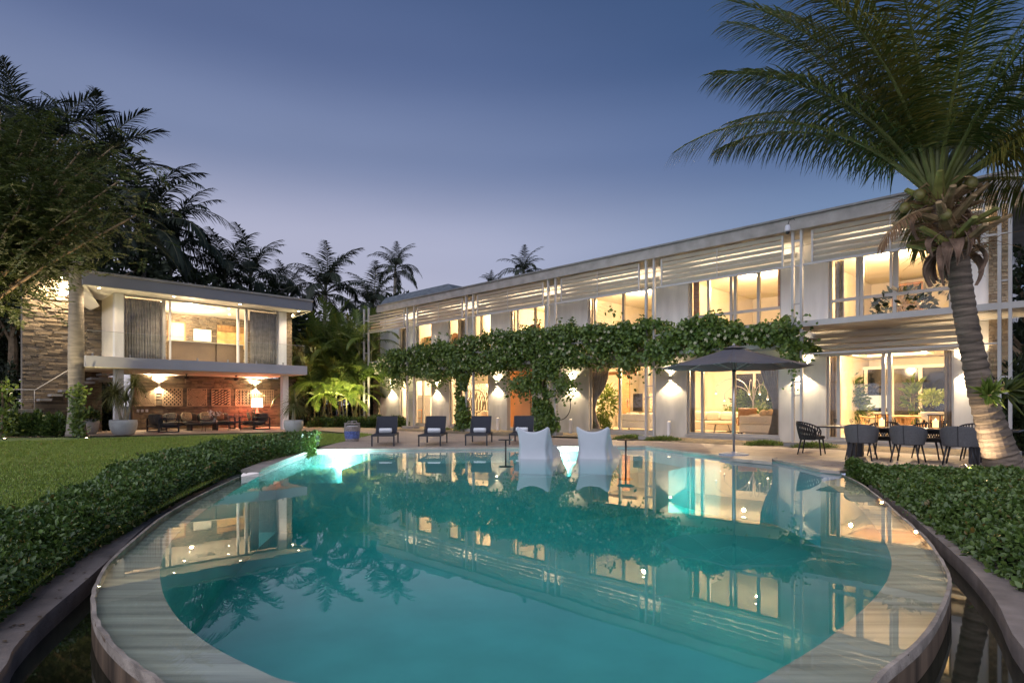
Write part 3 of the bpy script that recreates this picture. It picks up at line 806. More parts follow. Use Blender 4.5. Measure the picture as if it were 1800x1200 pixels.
# ------------------------------------------------------------------ the pavilion (two-storey guest house on the left)
pav = thing('pavilion', 'two-storey flat-roofed guest house of stacked stone with glazed upper room over an open lounge', 'house', PO, PR)
ledge = stonemat('stacked_stone', [(.15, .115, .08), (.23, .175, .115), (.10, .08, .06), (.30, .23, .15), (.18, .15, .12)])
fascia_m = mat('grey_white_fascia', (.42, .41, .44), .6, var=.05, scale=1)
soffit_m = mat('cream_soffit', (.74, .69, .60), .7, var=.03, scale=1)
PL0, PL1 = pl(150, -1.2), pl(540, -1.2)
MB().box(PL0, PL1, -1.2, 5.2, 2.82, 3.26).build('floor_slab', fascia_m, pav)
MB().box(PL0 + .05, PL1 - .05, -1.15, 4.0, 2.805, 2.818).build('lower_soffit', soffit_m, pav)
RL0, RL1 = pl(146, -1.2), pl(549, -1.2)
MB().box(RL0, RL1, -1.2, 6.2, 6.13, 6.6).build('roof', mat('grey_roof_fascia', (.20, .20, .22), .6, var=.05, scale=1), pav)
MB().box(RL0 - .03, RL1 + .03, -1.26, 6.2, 6.604, 6.70).build('roof_edge', conc, pav)
MB().box(RL0 + .04, RL1 - .04, -1.16, 6.0, 6.105, 6.127).build('upper_soffit', soffit_m, pav)
for sg, x0 in ((1, RL0), (-1, RL1)):
    MB().add([(x0 + sg * .03, -1.15, 6.10), (x0 + sg * .10, -1.15, 6.10), (x0 + sg * .95, .9, 5.6), (x0 + sg * .88, .9, 5.6), (x0 + sg * .03, 5, 6.10), (x0 + sg * .10, 5, 6.10), (x0 + sg * .95, 4.5, 5.6), (x0 + sg * .88, 4.5, 5.6)],
             [(0, 3, 7, 4), (1, 5, 6, 2), (0, 1, 2, 3), (4, 7, 6, 5), (3, 2, 6, 7), (0, 4, 5, 1)]).build('roof_wing', soffit_m, pav)
A0, A1, B0, B1 = pl(201), pl(217), pl(490), pl(503)
MB().box(A0, A1, -.05, .3, 3.265, 6.10).build('pier', white_wall, pav)
MB().box(B0, B1, -.05, .3, 3.265, 6.10).build('pier', white_wall, pav)
stone_field(MB(), B1 + .002, B1 + .30, 3.265, 6.1, .0, 45, .06, .16).box(B1 + .002, B1 + .30, .01, .5, 3.265, 6.1).build('stone_strip', stone_pale, pav)['kind'] = 'stuff'
# interior shell above
MB().box(A0, B1 + .3, 4.6, 4.8, 3.262, 6.10).build('upper_back_wall', interior_wall, pav)
MB().box(A0 + .02, A0 + .2, .3, 4.6, 3.262, 6.10).build('upper_side_wall', interior_wall, pav)
MB().box(B1 + .1, B1 + .28, .5, 4.6, 3.262, 6.10).build('upper_side_wall', interior_wall, pav)
dz0, dz1 = pl(295, 4.5), pl(327, 4.5); kz0, kz1 = pl(382, 4.5), pl(432, 4.5)
sf = MB()
stone_field(sf, A0 + .2, dz0, 3.27, 6.1, 4.58, 45); stone_field(sf, dz0, dz1, 5.68, 6.1, 4.58, 7); stone_field(sf, dz1, kz0, 3.27, 6.1, 4.58, 45)
stone_field(sf, kz0, kz1, 5.70, 6.1, 4.58, 7); stone_field(sf, kz0, kz1, 3.27, 4.45, 4.58, 18); stone_field(sf, kz1, B1, 3.27, 6.1, 4.58, 45)
sf.build('upper_stone_cladding', ledge, pav)['kind'] = 'stuff'
fr = MB().box(dz0, dz0 + .06, 4.5, 4.59, 3.27, 5.68).box(dz1 - .06, dz1, 4.5, 4.59, 3.27, 5.68).box(dz0, dz1, 4.5, 4.59, 5.62, 5.68).build('door', wood, pav)
MB().box(dz0 + .06, dz1 - .06, 4.555, 4.585, 3.27, 5.62).build('lit_opening_panel', mat('painted_warm_opening', (.75, .62, .38), .6, var=.06), fr)  # cream panel fills the door opening, its warm light painted in
niche = MB().box(kz0, kz1, 4.55, 4.59, 4.45, 5.35).build('kitchen_niche', mat('amber_onyx', (.66, .42, .17), .45, var=.3, scale=3), pav)
nb = MB()
for i in range(22):
    x = kz0 + (kz1 - kz0) * (i + .5) / 22
    nb.box(x - .022, x + .022, 4.47, 4.54, 5.36, 5.69)
nb.build('reeded_valance', wood_light, pav)
MB().box(pl(340, 4.45), pl(371, 4.45), 4.40, 4.47, 4.72, 5.36).build('wall_screen', mat('pale_screen', (.80, .78, .72), .4, var=.02), pav)
# glass front: window parts with panes, mullions
m0, m1 = pl(289), pl(434)
for nm, x0, x1 in (('l', A1, m0), ('m', m0, m1), ('r', m1, B0)):
    w = MB().box(x0, x1, .06, .14, 3.27, 3.32).build('window', frame_alu, pav); MB().box(x0, x1, .06, .14, 6.03, 6.10).build('head', frame_alu, w)
    if nm != 'm': MB().box(x0 + .05, x1 - .05, .08, .09, 3.32, 6.03).build('pane', glass, w)
    MB().box(x0, x0 + .06, .05, .15, 3.32, 6.03).box(x1 - .06, x1, .05, .15, 3.32, 6.03).build('frame', steel_paint, w)
MB().box(m0 + .25, m0 + .33, .18, .26, 3.27, 6.05).box(m1 - .40, m1 - .30, .18, .26, 3.27, 6.05).build('sliding_leaf_edge', white_wall, pav)
# balustrade: glass panels with clips along the slab edge
gl = thing('glass_balustrade', 'frameless glass balustrade along the pavilion balcony', 'balustrade', pw(PL0, -1.1, 3.27), PR)
xs = np.linspace(.08, PL1 - PL0 - .08, 8)
for a, b in zip(xs[:-1], xs[1:]):
    MB().box(a + .01, b - .01, 0, .012, .04, 1.02).build('glass_panel', rail_glass, gl)
    MB().box(a + .15, a + .21, -.02, .03, 0, .12).build('clip', steel_paint, gl)
for x in (.08, PL1 - PL0 - .08): MB().box(x - .006, x + .006, .02, 1.15, .04, 1.02).build('glass_panel', rail_glass, gl)
MB().box(0.08, PL1 - PL0 - .08, -.006, .018, 1.021, 1.035).build('top_rail', steel_paint, gl)
# ground floor: columns, stone back wall
MB().box(pl(200, .0), pl(216, .0), -.17, .17, 0.0, 2.80).build('column', white_wall, pav)
MB().box(pl(495, .0), pl(505, .0), -.15, .15, 0.0, 2.80).build('column', white_wall, pav)
gb0, gb1 = pl(232, 4.1), pl(497, 4.1)
stone_field(MB(), gb0, gb1 + .8, 0, 2.805, 4.1, 36, .15, .5, .07).box(gb0, gb1 + .8, 4.105, 4.4, 0, 2.805).build('back_stone_wall', ledge, pav)['kind'] = 'stuff'
stone_field(MB(), pl(150, 3.4), pl(179, 3.4), 0, 2.805, 3.4, 50).box(pl(120, 3.4), pl(179, 3.4), 3.41, 4.4, 0, 2.805).build('back_stone_wall', ledge, pav)['kind'] = 'stuff'
MB().box(pl(174, 3.3), pl(202, 3.3), 3.2, 3.4, 2.35, 2.60).build('lintel', conc, pav)
# tall stone wall that carries the stair
T0, T1, TD = pl(39, 2.6), pl(206, 2.6), 2.6
stone_field(MB(), T0, T1 - 1.3, 0, 7.3, TD, 84, .2, .6, .09).box(T0, T1 - 1.3, TD + .01, TD + .5, 0, 7.3).build('tall_stone_wall', ledge, pav)['kind'] = 'stuff'
stone_field(MB(), T1 - 1.3, T1 + .2, 2.83, 6.1, TD, 38, .2, .6, .09).box(T1 - 1.3, T1 + .2, TD + .01, TD + .5, 2.83, 6.1).build('tall_stone_wall', ledge, pav)['kind'] = 'stuff'
# outside stair: landing and floating treads, steel handrail
stair = thing('stair', 'floating pale stone treads climbing along the stacked stone wall with a steel handrail', 'stairs', pw(pl(15, 2.3), 2.0, 0), PR)
def sl_(u): return pl(u, 2.0) - pl(15, 2.3)
MB().box(sl_(15), sl_(69), -.5, .55, .95, 1.08).build('landing', conc, stair)
for u0, u1, v in ((67, 88, 702), (87, 107, 694), (105, 126, 686.5), (123, 146, 679), (140, 163, 672), (156, 178, 665.5), (174, 197, 658)):
    z = pz((u0 + u1) / 2, v, 2.0)
    MB().box(sl_(u0), sl_(u1), -.5, .55, z - .06, z + .04).build('tread', conc, stair)
p0 = (sl_(2), -.45, 1.9); p1 = (sl_(60), -.45, 1.9); p2 = (sl_(150), -.45, 3.3)
MB().tube([p0, p1, p2], .022, 8).tube([(sl_(2), -.45, 1.07), p0], .018, 6).tube([(sl_(58), -.45, 1.07), (sl_(58), -.45, 1.9)], .018, 6).tube([(sl_(2), -.45, 1.5), (sl_(58), -.45, 1.5)], .010, 6).build('handrail', steel_paint, stair, smooth=True)

# lamps of the pavilion
for u, v, d, lab in ((174, 506, -.9, 'downlight at the left end of the pavilion eaves'), (306, 521, -.9, 'downlight in the pavilion eaves over the left curtain'), (422, 534, -.9, 'downlight in the pavilion eaves over the open glass'), (525, 546, -.9, 'downlight at the right end of the pavilion eaves'),
                     (324, 532, .9, 'downlight inside the upper room, front left'), (402, 541, .9, 'downlight inside the upper room, front right'), (334, 553.5, 2.8, 'downlight inside the upper room, back left'), (403, 562, 2.8, 'downlight inside the upper room, back right'), (514, 558, .6, 'downlight outside the pale stone strip')):
    x, y, _ = pw(pl(u, d), d)
    t = thing('downlight', lab, 'downlight', (x, y, 6.103), PR, 'downlights of the pavilion')
    MB().lathe([(.085, 0), (.085, -.012), (.065, -.016)], 14).build('ring', white_wall, t)
    MB().lathe([(.063, -.014), (.03, -.02), (0, -.021)], 14).build('lens', emitmat('lit_downlight', (1, .86, .6), 40), t)
    light('SPOT', (x, y, 6.06), 75 if d < 0 else 130, WARM2, None, .05, aim=(0, 0, -1), angle=140, blend=.8, name='downlight_light')
xx = pw((m0 + m1) / 2, 2.3)
light('POINT', (xx[0], xx[1], 5.75), 280, WARM2, None, .06, name='room_light')
light('POINT', (*pw(pl(205, 1.6), 1.6)[:2], 5.4), 30, WARM, None, .1, name='room_light')
t = thing('pendant_lamp', 'round lit pendant lamp behind the left curtain', 'pendant lamp', (*pw(pl(259, 1.6), 1.6)[:2], 5.1), PR)
MB().lathe([(.0, -.2), (.16, -.19), (.17, 0), (.15, .2), (0, .21)], 18).build('shade', bulb_soft, t, smooth=True)
MB().tube([(0, 0, .2), (0, 0, 1.0)], .012, 6).build('cord', dark_metal, t)
# grille and lamp of the stair wall
MB().box(pl(347, 1.6), pl(376, 1.6), 1.4, 1.9, 6.085, 6.104).build('air_grille', mat('grille_grey', (.30, .28, .24), .6), pav)
x, y, _ = pw(pl(109, 2.3), 2.2)
zz = pz(109, 488, 2.2)
t = thing('flood_lamp', 'bright flood lamp high on the stacked stone stair wall', 'flood lamp', (x, y, zz), PR)
MB().box(-.12, .12, -.14, .1, 0, .09).build('housing', dark_metal, t)
MB().box(-.10, .10, -.12, .08, -.01, -.002).build('lens', emitmat('lit_downlight', (1, .86, .6), 40), t)
light('SPOT', (x + .02, y - .16, zz - .06), 420, WARM2, None, .06, aim=(-.25, .25, -1), angle=150, blend=.6, name='flood_light')
for u, v, lab in ((279, 676, 'up-and-down wall lamp between the left art panels'), (448, 682, 'up-and-down wall lamp above the shaded table lamp')):
    wall_lamp(pw(pl(u, 4.05), 4.04, 2.28), PR, lab, 'wall lamps in the pavilion lounge', 170, 80, ang=140)
# ceiling fans
for u, v, lab in ((328, 661, 'dark ceiling fan nearer the middle of the lounge'), (415, 664, 'dark ceiling fan at the right side of the lounge')):
    x, y, _ = pw(pl(u, 1.9), 1.9)
    t = thing('ceiling_fan', lab, 'ceiling fan', (x, y, 2.80), PR + .5, 'ceiling fans in the lounge')
    MB().tube([(0, 0, 0), (0, 0, -.14)], .02, 8).lathe([(.06, 0), (.05, -.04), (0, -.045)], 14).build('rod', dark_metal, t)
    MB().lathe([(.04, -.12), (.12, -.14), (.13, -.2), (.09, -.25), (0, -.26)], 18).build('motor', dark_metal, t, smooth=True)
    for k in range(4):
        a = k * PI / 2; ca, sa = math.cos(a), math.sin(a)
        P_ = lambda r, w, z: (ca * r - sa * w, sa * r + ca * w, z)
        MB().add([P_(.1, -.03, -.2), P_(.72, -.07, -.2), P_(.72, .07, -.17), P_(.1, .03, -.19), P_(.1, -.03, -.21), P_(.72, -.07, -.21), P_(.72, .07, -.18), P_(.1, .03, -.20)],
                 [(0, 1, 2, 3), (7, 6, 5, 4), (0, 4, 5, 1), (1, 5, 6, 2), (2, 6, 7, 3), (3, 7, 4, 0)]).build('blade', dark_metal, t)
# carved art panels
art_back = mat('dark_panel_back', (.05, .035, .025), .8)
art_line = mat('carved_pale_wood', (.52, .38, .24), .7, var=.15, scale=10)
def art(u0, u1, kind, label):
    a, b = pl(u0, 4.0), pl(u1, 4.0); w = b - a; h = .92
    t = thing('carved_panel', label, 'wall panel', pw((a + b) / 2, 4.03, 1.22), PR, 'carved panels on the lounge wall')
    MB().box(-w / 2, w / 2, -.01, .015, 0, h).build('backing', art_back, t)
    m = MB(); f0, f1 = -.028, -.011
    def bar2(x0, z0, x1, z1, wd=.022):
        dx, dz = x1 - x0, z1 - z0; l = math.hypot(dx, dz) or 1; nx, nz = -dz / l * wd / 2, dx / l * wd / 2
        vs = [(x0 + nx, f0, z0 + nz), (x1 + nx, f0, z1 + nz), (x1 - nx, f0, z1 - nz), (x0 - nx, f0, z0 - nz)]; vs += [(v[0], f1, v[2]) for v in vs]
        m.add(vs, [(0, 1, 2, 3), (7, 6, 5, 4), (0, 4, 5, 1), (1, 5, 6, 2), (2, 6, 7, 3), (3, 7, 4, 0)])
    W2, H2 = w / 2 - .015, h / 2
    for k in ((-W2, .012, W2, .012), (-W2, h - .012, W2, h - .012), (-W2, .0, -W2, h), (W2, 0, W2, h)): bar2(*k, .04)
    if kind == 'square':
        for i in range(1, 8):
            x = W2 * (1 - i / 8); z = H2 * (1 - i / 8)
            for k in ((-x, H2 - z, x, H2 - z), (-x, H2 + z, x, H2 + z), (-x, H2 - z, -x, H2 + z), (x, H2 - z, x, H2 + z)): bar2(*k, .035)
    elif kind == 'diamond':
        for i in range(-5, 6):
            for s in (1, -1):
                pts = []
                for q in range(0, 21):
                    x = -W2 + 2 * W2 * q / 20; z = H2 + s * x * h / (2 * W2) * 1.0 + i * h / 5
                    if .01 < z < h - .01: pts.append((x, z))
                if len(pts) > 1: bar2(*pts[0], *pts[-1], .05)
    elif kind == 'rings':
        for i in range(1, 10):
            r = W2 * 1.25 * i / 9.5; seg = 28; prev = None
            for q in range(seg + 1):
                an = 2 * PI * q / seg; p = (r * math.cos(an), H2 + r * .9 * math.sin(an))
                if prev and abs(p[0]) < W2 and abs(prev[0]) < W2 and .01 < p[1] < h - .01 and .01 < prev[1] < h - .01: bar2(*prev, *p, .035)
                prev = p
    elif kind == 'dashes':
        for i in range(-7, 8):
            for q in range(6):
                x = -W2 + 2 * W2 * (q + .15) / 6; x2 = x + 2 * W2 / 6 * .72; z = H2 + x * .6 + i * .14; z2 = H2 + x2 * .6 + i * .14
                if .02 < z < h - .02 and .02 < z2 < h - .02: bar2(x, z, x2, z2, .055)
    elif kind == 'circles':
        nx = 5; nz = 6
        for i in range(nx):
            for j in range(nz):
                cx = -W2 + 2 * W2 * (i + .5) / nx; cz = h * (j + .5) / nz; r = .055; pr = None
                for q in range(9):
                    an = 2 * PI * q / 8; p = (cx + r * math.cos(an), cz + r * math.sin(an))
                    if pr: bar2(*pr, *p, .035)
                    pr = p
    else:
        for i in range(1, 10): bar2(-W2 + 2 * W2 * i / 10, 0, -W2 + 2 * W2 * i / 10, h, .03)
        for i in range(1, 10): bar2(-W2, h * i / 10, W2, h * i / 10, .03)
    m.build('carving', art_line, t)
art(237, 274, 'square', 'carved panel of nested squares, partly behind the spiky potted plant'); art(285.5, 321, 'diamond', 'carved panel with diamond lattice'); art(329, 363.5, 'rings', 'carved panel with concentric rings')
art(372, 405, 'dashes', 'carved panel with slanting dashes'); art(414, 445, 'circles', 'carved panel with rows of small circles in reddish light'); art(449, 481, 'grid', 'carved panel with a square grid, rightmost on the wall')
# switches
for i, (u, lab) in enumerate(((242.5, 'left of three white switch plates on the stone wall'), (250, 'middle of three white switch plates on the stone wall'), (258, 'right of three white switch plates on the stone wall'))):
    o = MB().box(-.06, .06, -.012, 0, -.07, .07).box(-.03, .03, -.018, -.012, -.04, .04).build('switch_plate', chair_white); o.location = pw(pl(u, 4.03), 4.03, .98); o.rotation_euler = (0, 0, PR); tag(o, lab, 'switch', 'switch plates in the lounge')
# curtains of the upper room
for u0, u1, lab in ((219, 285, 'grey sheer curtain filling the left glass of the upper room'), (439, 489, 'grey sheer curtain filling the right glass of the upper room')):
    a, b = pl(u0, .35), pl(u1, .35)
    curtain(straight(b - a, 2.72, .05, int((b - a) / .10)), lab, 'curtains of the pavilion', PR, pw(a, .35, 3.29), sheer_m)
# low bar counter in the upper room
t = thing('bar_counter', 'long brown leather-fronted bar counter inside the upper room', 'counter', pw(pl(299, 1.2), 1.2, 3.262), PR)
a, b = 0, pl(380, 1.2) - pl(299, 1.2); c = pl(428, 1.2) - pl(299, 1.2)
bcm = mat('brown_leather_front', (.20, .14, .09), .45, var=.12, scale=2)
MB().box(a, b - .02, 0, .6, 0, 1.06).build('front_panel', bcm, t, bevel=.03); MB().box(b + .02, c, 0, .6, 0, 1.06).build('front_panel', bcm, t, bevel=.03)
MB().box(a, c, -.03, .66, 1.065, 1.10).build('worktop', mat('pale_worktop', (.6, .55, .45), .4), t)

# lounge furniture under the slab
cush_dark = mat('dark_cushion', (.06, .055, .05), .9, var=.15, scale=20)
cush_tan = mat('tan_patterned_cushion', (.42, .32, .19), .9, var=.45, scale=22)
cush_brown = mat('brown_cushion', (.20, .12, .07), .9, var=.15, scale=20)
def cushion(mb_name, c, sx, sy, sz, m, parent, rot=(0, 0, 0)):
    def f(a, b):
        th = (a - .5) * PI; ph = b * 2 * PI
        sgn = lambda x, e: math.copysign(abs(x) ** e, x)
        return (sx * sgn(math.cos(th), .55) * sgn(math.cos(ph), .45), sy * sgn(math.cos(th), .8) * sgn(math.sin(ph), .7) , sz * sgn(math.sin(th), .55))
    o = MB().grid(f, 10, 20).build(mb_name, m, parent, smooth=True); o.location = c; o.rotation_euler = rot; return o
def lounge_sofa(l, d, w, rot, label, n):
    t = thing('lounge_sofa', label, 'sofa', pw(l, d), PR + rot, 'dark framed sofas in the lounge'); D = .82
    f = MB()
    for x in (-w / 2, w / 2):
        for y in (-D / 2, D / 2): f.box(x - .03, x + .03, y - .03, y + .03, 0, .60)
        f.box(x - .03, x + .03, -D / 2, D / 2, .60, .65).box(x - .03, x + .03, -D / 2 + .03, D / 2 - .03, 0.0, .05)
    f.box(-w / 2 + .03, w / 2 - .03, -D / 2, -D / 2 + .05, .2, .28).box(-w / 2 + .03, w / 2 - .03, D / 2 - .05, D / 2, .2, .28).box(-w / 2 + .03, w / 2 - .03, -D / 2 + .05, D / 2 - .05, .22, .26)
    f.build('frame', dark_metal, t)
    for k in range(n):
        cw = (w - .1) / n; x = -w / 2 + .05 + cw * (k + .5)
        cushion('seat_cushion', (x, -.05, .35), cw / 2, .36, .09, cush_dark, t); cushion('back_cushion', (x, .30, .60), cw / 2, .11, .24, cush_dark, t, (-.2, 0, 0))
    return t
lmid = pl(365, 3.0)
lounge_sofa(pl(350, 3.1), 3.1, 3.3, 0, 'long dark sofa against the stone wall with patterned cushions', 4)
lounge_sofa(pl(286, 1.3), 1.3, 1.9, PI / 2, 'dark sofa at the left end of the lounge, side on', 2)
lounge_sofa(pl(447, 1.6), 1.6, 1.9, -PI / 2, 'dark sofa at the right end of the lounge with brown cushions', 2)
for u, d, m, lab, rz in ((328, 2.85, cush_tan, 'tan patterned cushion on the left half of the long sofa', .1), (361, 2.9, cush_tan, 'tan patterned cushion at the middle of the long sofa', -.1), (385, 2.9, cush_brown, 'brown cushion on the right half of the long sofa', .15),
                         (437, 1.9, cush_tan, 'tan cushion on the right-hand sofa', 1.2), (446, 1.6, cush_brown, 'brown cushion on the right-hand sofa', 1.0), (302, 1.7, cush_tan, 'tan cushion on the left-hand sofa', -1.1)):
    o = cushion('cushion', (*pw(pl(u, d), d)[:2], .68), .26, .08, .22, m, None, (-.25, 0, PR + rz)); tag(o, lab, 'cushion', 'scatter cushions in the lounge')
t = thing('coffee_table', 'low dark coffee table in the middle of the lounge', 'table', pw(pl(356, 1.7), 1.7), PR)
MB().box(-.7, .7, -.4, .4, .30, .35).build('table_top', dark_metal, t)
for x in (-.6, .6): MB().box(x - .05, x + .05, -.3, .3, 0, .30).build('leg', dark_metal, t)
def wire_chair(l, d, rot, label):
    t = thing('wire_chair', label, 'chair', pw(l, d), PR + rot, 'wire chairs in the lounge')
    sh = MB()
    for i in range(13):
        a = PI * (.0 + i / 12); x, y = .36 * math.cos(a), -.30 * math.sin(a)
        sh.tube([(x * .8, y * .8, .40), (x, y, .74)], .008, 5)
    for z, k in ((.44, .83), (.55, .9), (.65, .95), (.74, 1.0)): sh.tube([(.36 * k * math.cos(PI * i / 14), -.30 * k * math.sin(PI * i / 14), z) for i in range(15)], .011, 5)
    sh.build('backrest', mat('grey_wire', (.12, .11, .11), .5), t)
    cushion('seat', (0, 0, .40), .30, .28, .05, cush_dark, t)
    for x, y in ((-.28, -.22), (.28, -.22), (-.26, .22), (.26, .22)): MB().tube([(x * .8, y * .8, .38), (x, y, 0)], .012, 6).build('leg', dark_metal, t)
wire_chair(pl(368, .55), .55, .1, 'grey wire tub chair in front of the long sofa, left of two')
wire_chair(pl(413, .75), .75, -.5, 'grey wire tub chair in front of the long sofa, right of two')
t = thing('side_table', 'small side table that holds the shaded lamp', 'table', pw(pl(452, 3.3), 3.3), PR)
MB().lathe([(.26, .48), (.26, .52)], 20).build('table_top', dark_metal, t); MB().tube([(0, 0, 0), (0, 0, .48)], .03, 8).lathe([(.2, 0), (.2, .02)], 18).build('pedestal', dark_metal, t)
t = thing('table_lamp', 'table lamp with large glowing white shade and red glow below', 'table lamp', (*pw(pl(452, 3.3), 3.3)[:2], .52), PR)
red_glass = emitmat('lit_red_glass', (1, .10, .05), 2.5)
MB().lathe([(.11, 0), (.13, .08), (.09, .3), (.04, .55), (.03, .62)], 18).build('lamp_base', red_glass, t, smooth=True)
MB().lathe([(.30, .62), (.27, 1.12)], 24).build('lamp_shade', bulb_soft, t, smooth=True)
lx, ly, _ = pw(pl(452, 2.9), 2.9)
light('POINT', (lx, ly, 1.0), 60, (1, .10, .04), None, .15, name='red_lamp_light'); light('POINT', (lx, ly, 1.75), 14, WARM, None, .1, name='table_lamp_light')
t = thing('flower_vase', 'white orchid arrangement on the lounge table behind the wire chairs', 'vase', (*pw(pl(378, 1.9), 1.9)[:2], .35), PR)
MB().lathe([(.0, 0), (.09, .01), (.11, .1), (.06, .2), (.07, .24)], 16).build('vase', planter_m, t, smooth=True)
n_ = 60; th = RNG.uniform(0, 6.28, n_); P_ = np.stack([.32 * RNG.uniform(-1, 1, n_), .1 * RNG.uniform(-1, 1, n_), .48 + .12 * RNG.uniform(-1, 1, n_)], 1)
leaves('blossom', P_, rdir(n_), rdir(n_), .09, .035, leafmat('white_petal', (.75, .74, .70), (.8, .8, .78)), t)
MB().tube([(0, 0, .2), (.1, 0, .4), (.28, 0, .5)], .006, 5).tube([(0, 0, .2), (-.12, 0, .42), (-.28, 0, .5)], .006, 5).build('stem', leafmat('stem_green', (.06, .1, .03), (.07, .12, .03)), t)
# ------------------------------------------------------------------ furniture by the pool
def lounger(label):
    t = thing('sun_lounger', label, 'sun lounger', (0, 0, 0), 0, 'sun loungers on the pool deck')
    # local: foot towards -y, head towards +y
    f = MB(); W = .33
    for x in (-W, W): f.box(x - .02, x + .02, -1.0, .98, .30, .35)
    f.box(-W + .02, W - .02, -1.0, -.96, .30, .35).box(-W + .02, W - .02, .94, .98, .30, .35).box(-W + .02, W - .02, .15, .18, .30, .33)
    f.build('frame', dark_metal, t)
    for x in (-W, W):
        for y in (-.93, .9): MB().box(x - .022, x + .022, y - .022, y + .022, 0, .30).build('leg', dark_metal, t)
    MB().grid(lambda a, b: (-W + .015 + (2 * W - .03) * a, -.98 + 1.25 * b, .352 - .02 * math.sin(PI * a) * math.sin(PI * b)), 6, 10).build('seat_sling', dark_sling, t, thick=.008)
    MB().grid(lambda a, b: (-W + .015 + (2 * W - .03) * a, .27 + .40 * b + .05 * math.sin(PI * b), .352 + .52 * b), 4, 10).build('backrest', dark_sling, t, thick=.014)
    MB().bar((-W, .27, .35), (-W, .69, .88), .025, .03).bar((W, .27, .35), (W, .69, .88), .025, .03).bar((-W, .69, .88), (W, .69, .88), .03, .025).bar((-W + .05, .62, .72), (-W + .05, .92, .33), .02, .02).bar((W - .05, .62, .72), (W - .05, .92, .33), .02, .02).build('back_frame', dark_metal, t)
    return t
def towel(label):
    t = MB()
    def f(a, b):
        ph = 2 * PI * b; e = .8 + .2 * math.cos(6 * PI * a) * .05
        x = -.19 + .38 * a; r = .085 + .004 * math.sin(40 * a) + (.006 * math.sin(3 * ph))
        k = 1 if 0 < a < 1 else .93
        return (x, k * r * 1.15 * math.cos(ph), r * k * math.sin(ph) * .95)
    m = t.grid(f, 20, 22)
    for s, a in ((1, 0), (-1, 1)):
        for q in range(3): m.tube([(( -.19 if a == 0 else .19) + (-.004 if a == 0 else .004), .025 * (q + .6) * math.cos(w), .022 * (q + .6) * math.sin(w)) for w in np.linspace(0, 6.2, 14)], .009, 5)
    m.box(-.185, .185, -.012, .012, -.09, -.06)
    return tag(m.build('rolled_towel', towel_m, None, smooth=True), label, 'towel', 'white towels on the loungers')
spots = [(673, 784, .12, 'first sun lounger from the left, beside the wicker basket', 'white towel on the leftmost lounger'), (755, 784, .0, 'second sun lounger from the left, in front of the vine', 'white towel on the second lounger from the left'),
         (837, 783, -.05, 'third sun lounger from the left, in front of the mural window', 'white towel on the third lounger from the left'), (914, 781.5, -.10, 'rightmost sun lounger, half hidden by a white pool chair', 'white towel on the lounger half hidden by a pool chair')]
for u, v, rz, lab, tl in spots:
    x, y = gp(u, v); L = lounger(lab); L.rotation_euler = (0, 0, rz)
    c = Vector((x, y, 0)) + Matrix.Rotation(rz, 3, 'Z') @ Vector((0, .95, 0)); L.location = c
    T = towel(tl); p = c + Matrix.Rotation(rz, 3, 'Z') @ Vector((random.uniform(-.05, .05), .17, 0)); T.location = (p.x, p.y, .437); T.rotation_euler = (0, 0, rz + random.uniform(-.06, .06))

# wicker basket with blue lower weave
x, y = gp(619, 775.5)
t = thing('wicker_basket', 'tall wicker basket with woven blue band holding towels', 'basket', (x, y, 0))
wick = mat('grey_wicker', (.30, .26, .24), .8, var=.35, scale=20); wick_b = mat('blue_wicker', (.10, .16, .42), .8, var=.45, scale=14)
def prof(z): return .205 + .055 * math.sin(min(1, z / .55) * PI * .62)
for z0, z1, nm, m in ((0.0, .10, 'lower_weave', wick), (.10, .36, 'blue_weave', wick_b), (.36, .52, 'upper_weave', wick)):
    w = MB()
    zs = np.arange(z0, z1 - .001, .02)
    for k, z in enumerate(zs):
        w.tube([((prof(z) + .008 * math.cos(18 * a + k * PI)) * math.cos(a), (prof(z) + .008 * math.cos(18 * a + k * PI)) * math.sin(a), z + .01) for a in np.linspace(0, 2 * PI, 73)], .011, 4, cap=False)
    w.build(nm, m, t)
st_ = MB()
for k in range(36):
    a = 2 * PI * k / 36; st_.tube([(prof(z) * math.cos(a), prof(z) * math.sin(a), z) for z in np.linspace(0, .62, 9)], .007, 4)
st_.build('stake', wick, t)
MB().tube([((prof(.6) + .004 * math.cos(16 * a)) * math.cos(a), (prof(.6) + .004 * math.cos(16 * a)) * math.sin(a), .62) for a in np.linspace(0, 2 * PI, 73)], .018, 6).tube([(-.10, -prof(.6), .6), (-.08, -prof(.6), .70), (.08, -prof(.6), .70), (.1, -prof(.6), .6)], .015, 6).tube([(-.10, prof(.6), .6), (-.08, prof(.6), .70), (.08, prof(.6), .70), (.1, prof(.6), .6)], .015, 6).build('rim', wick, t)
cushion('liner', (0, 0, .46), .2, .2, .09, towel_m, t)

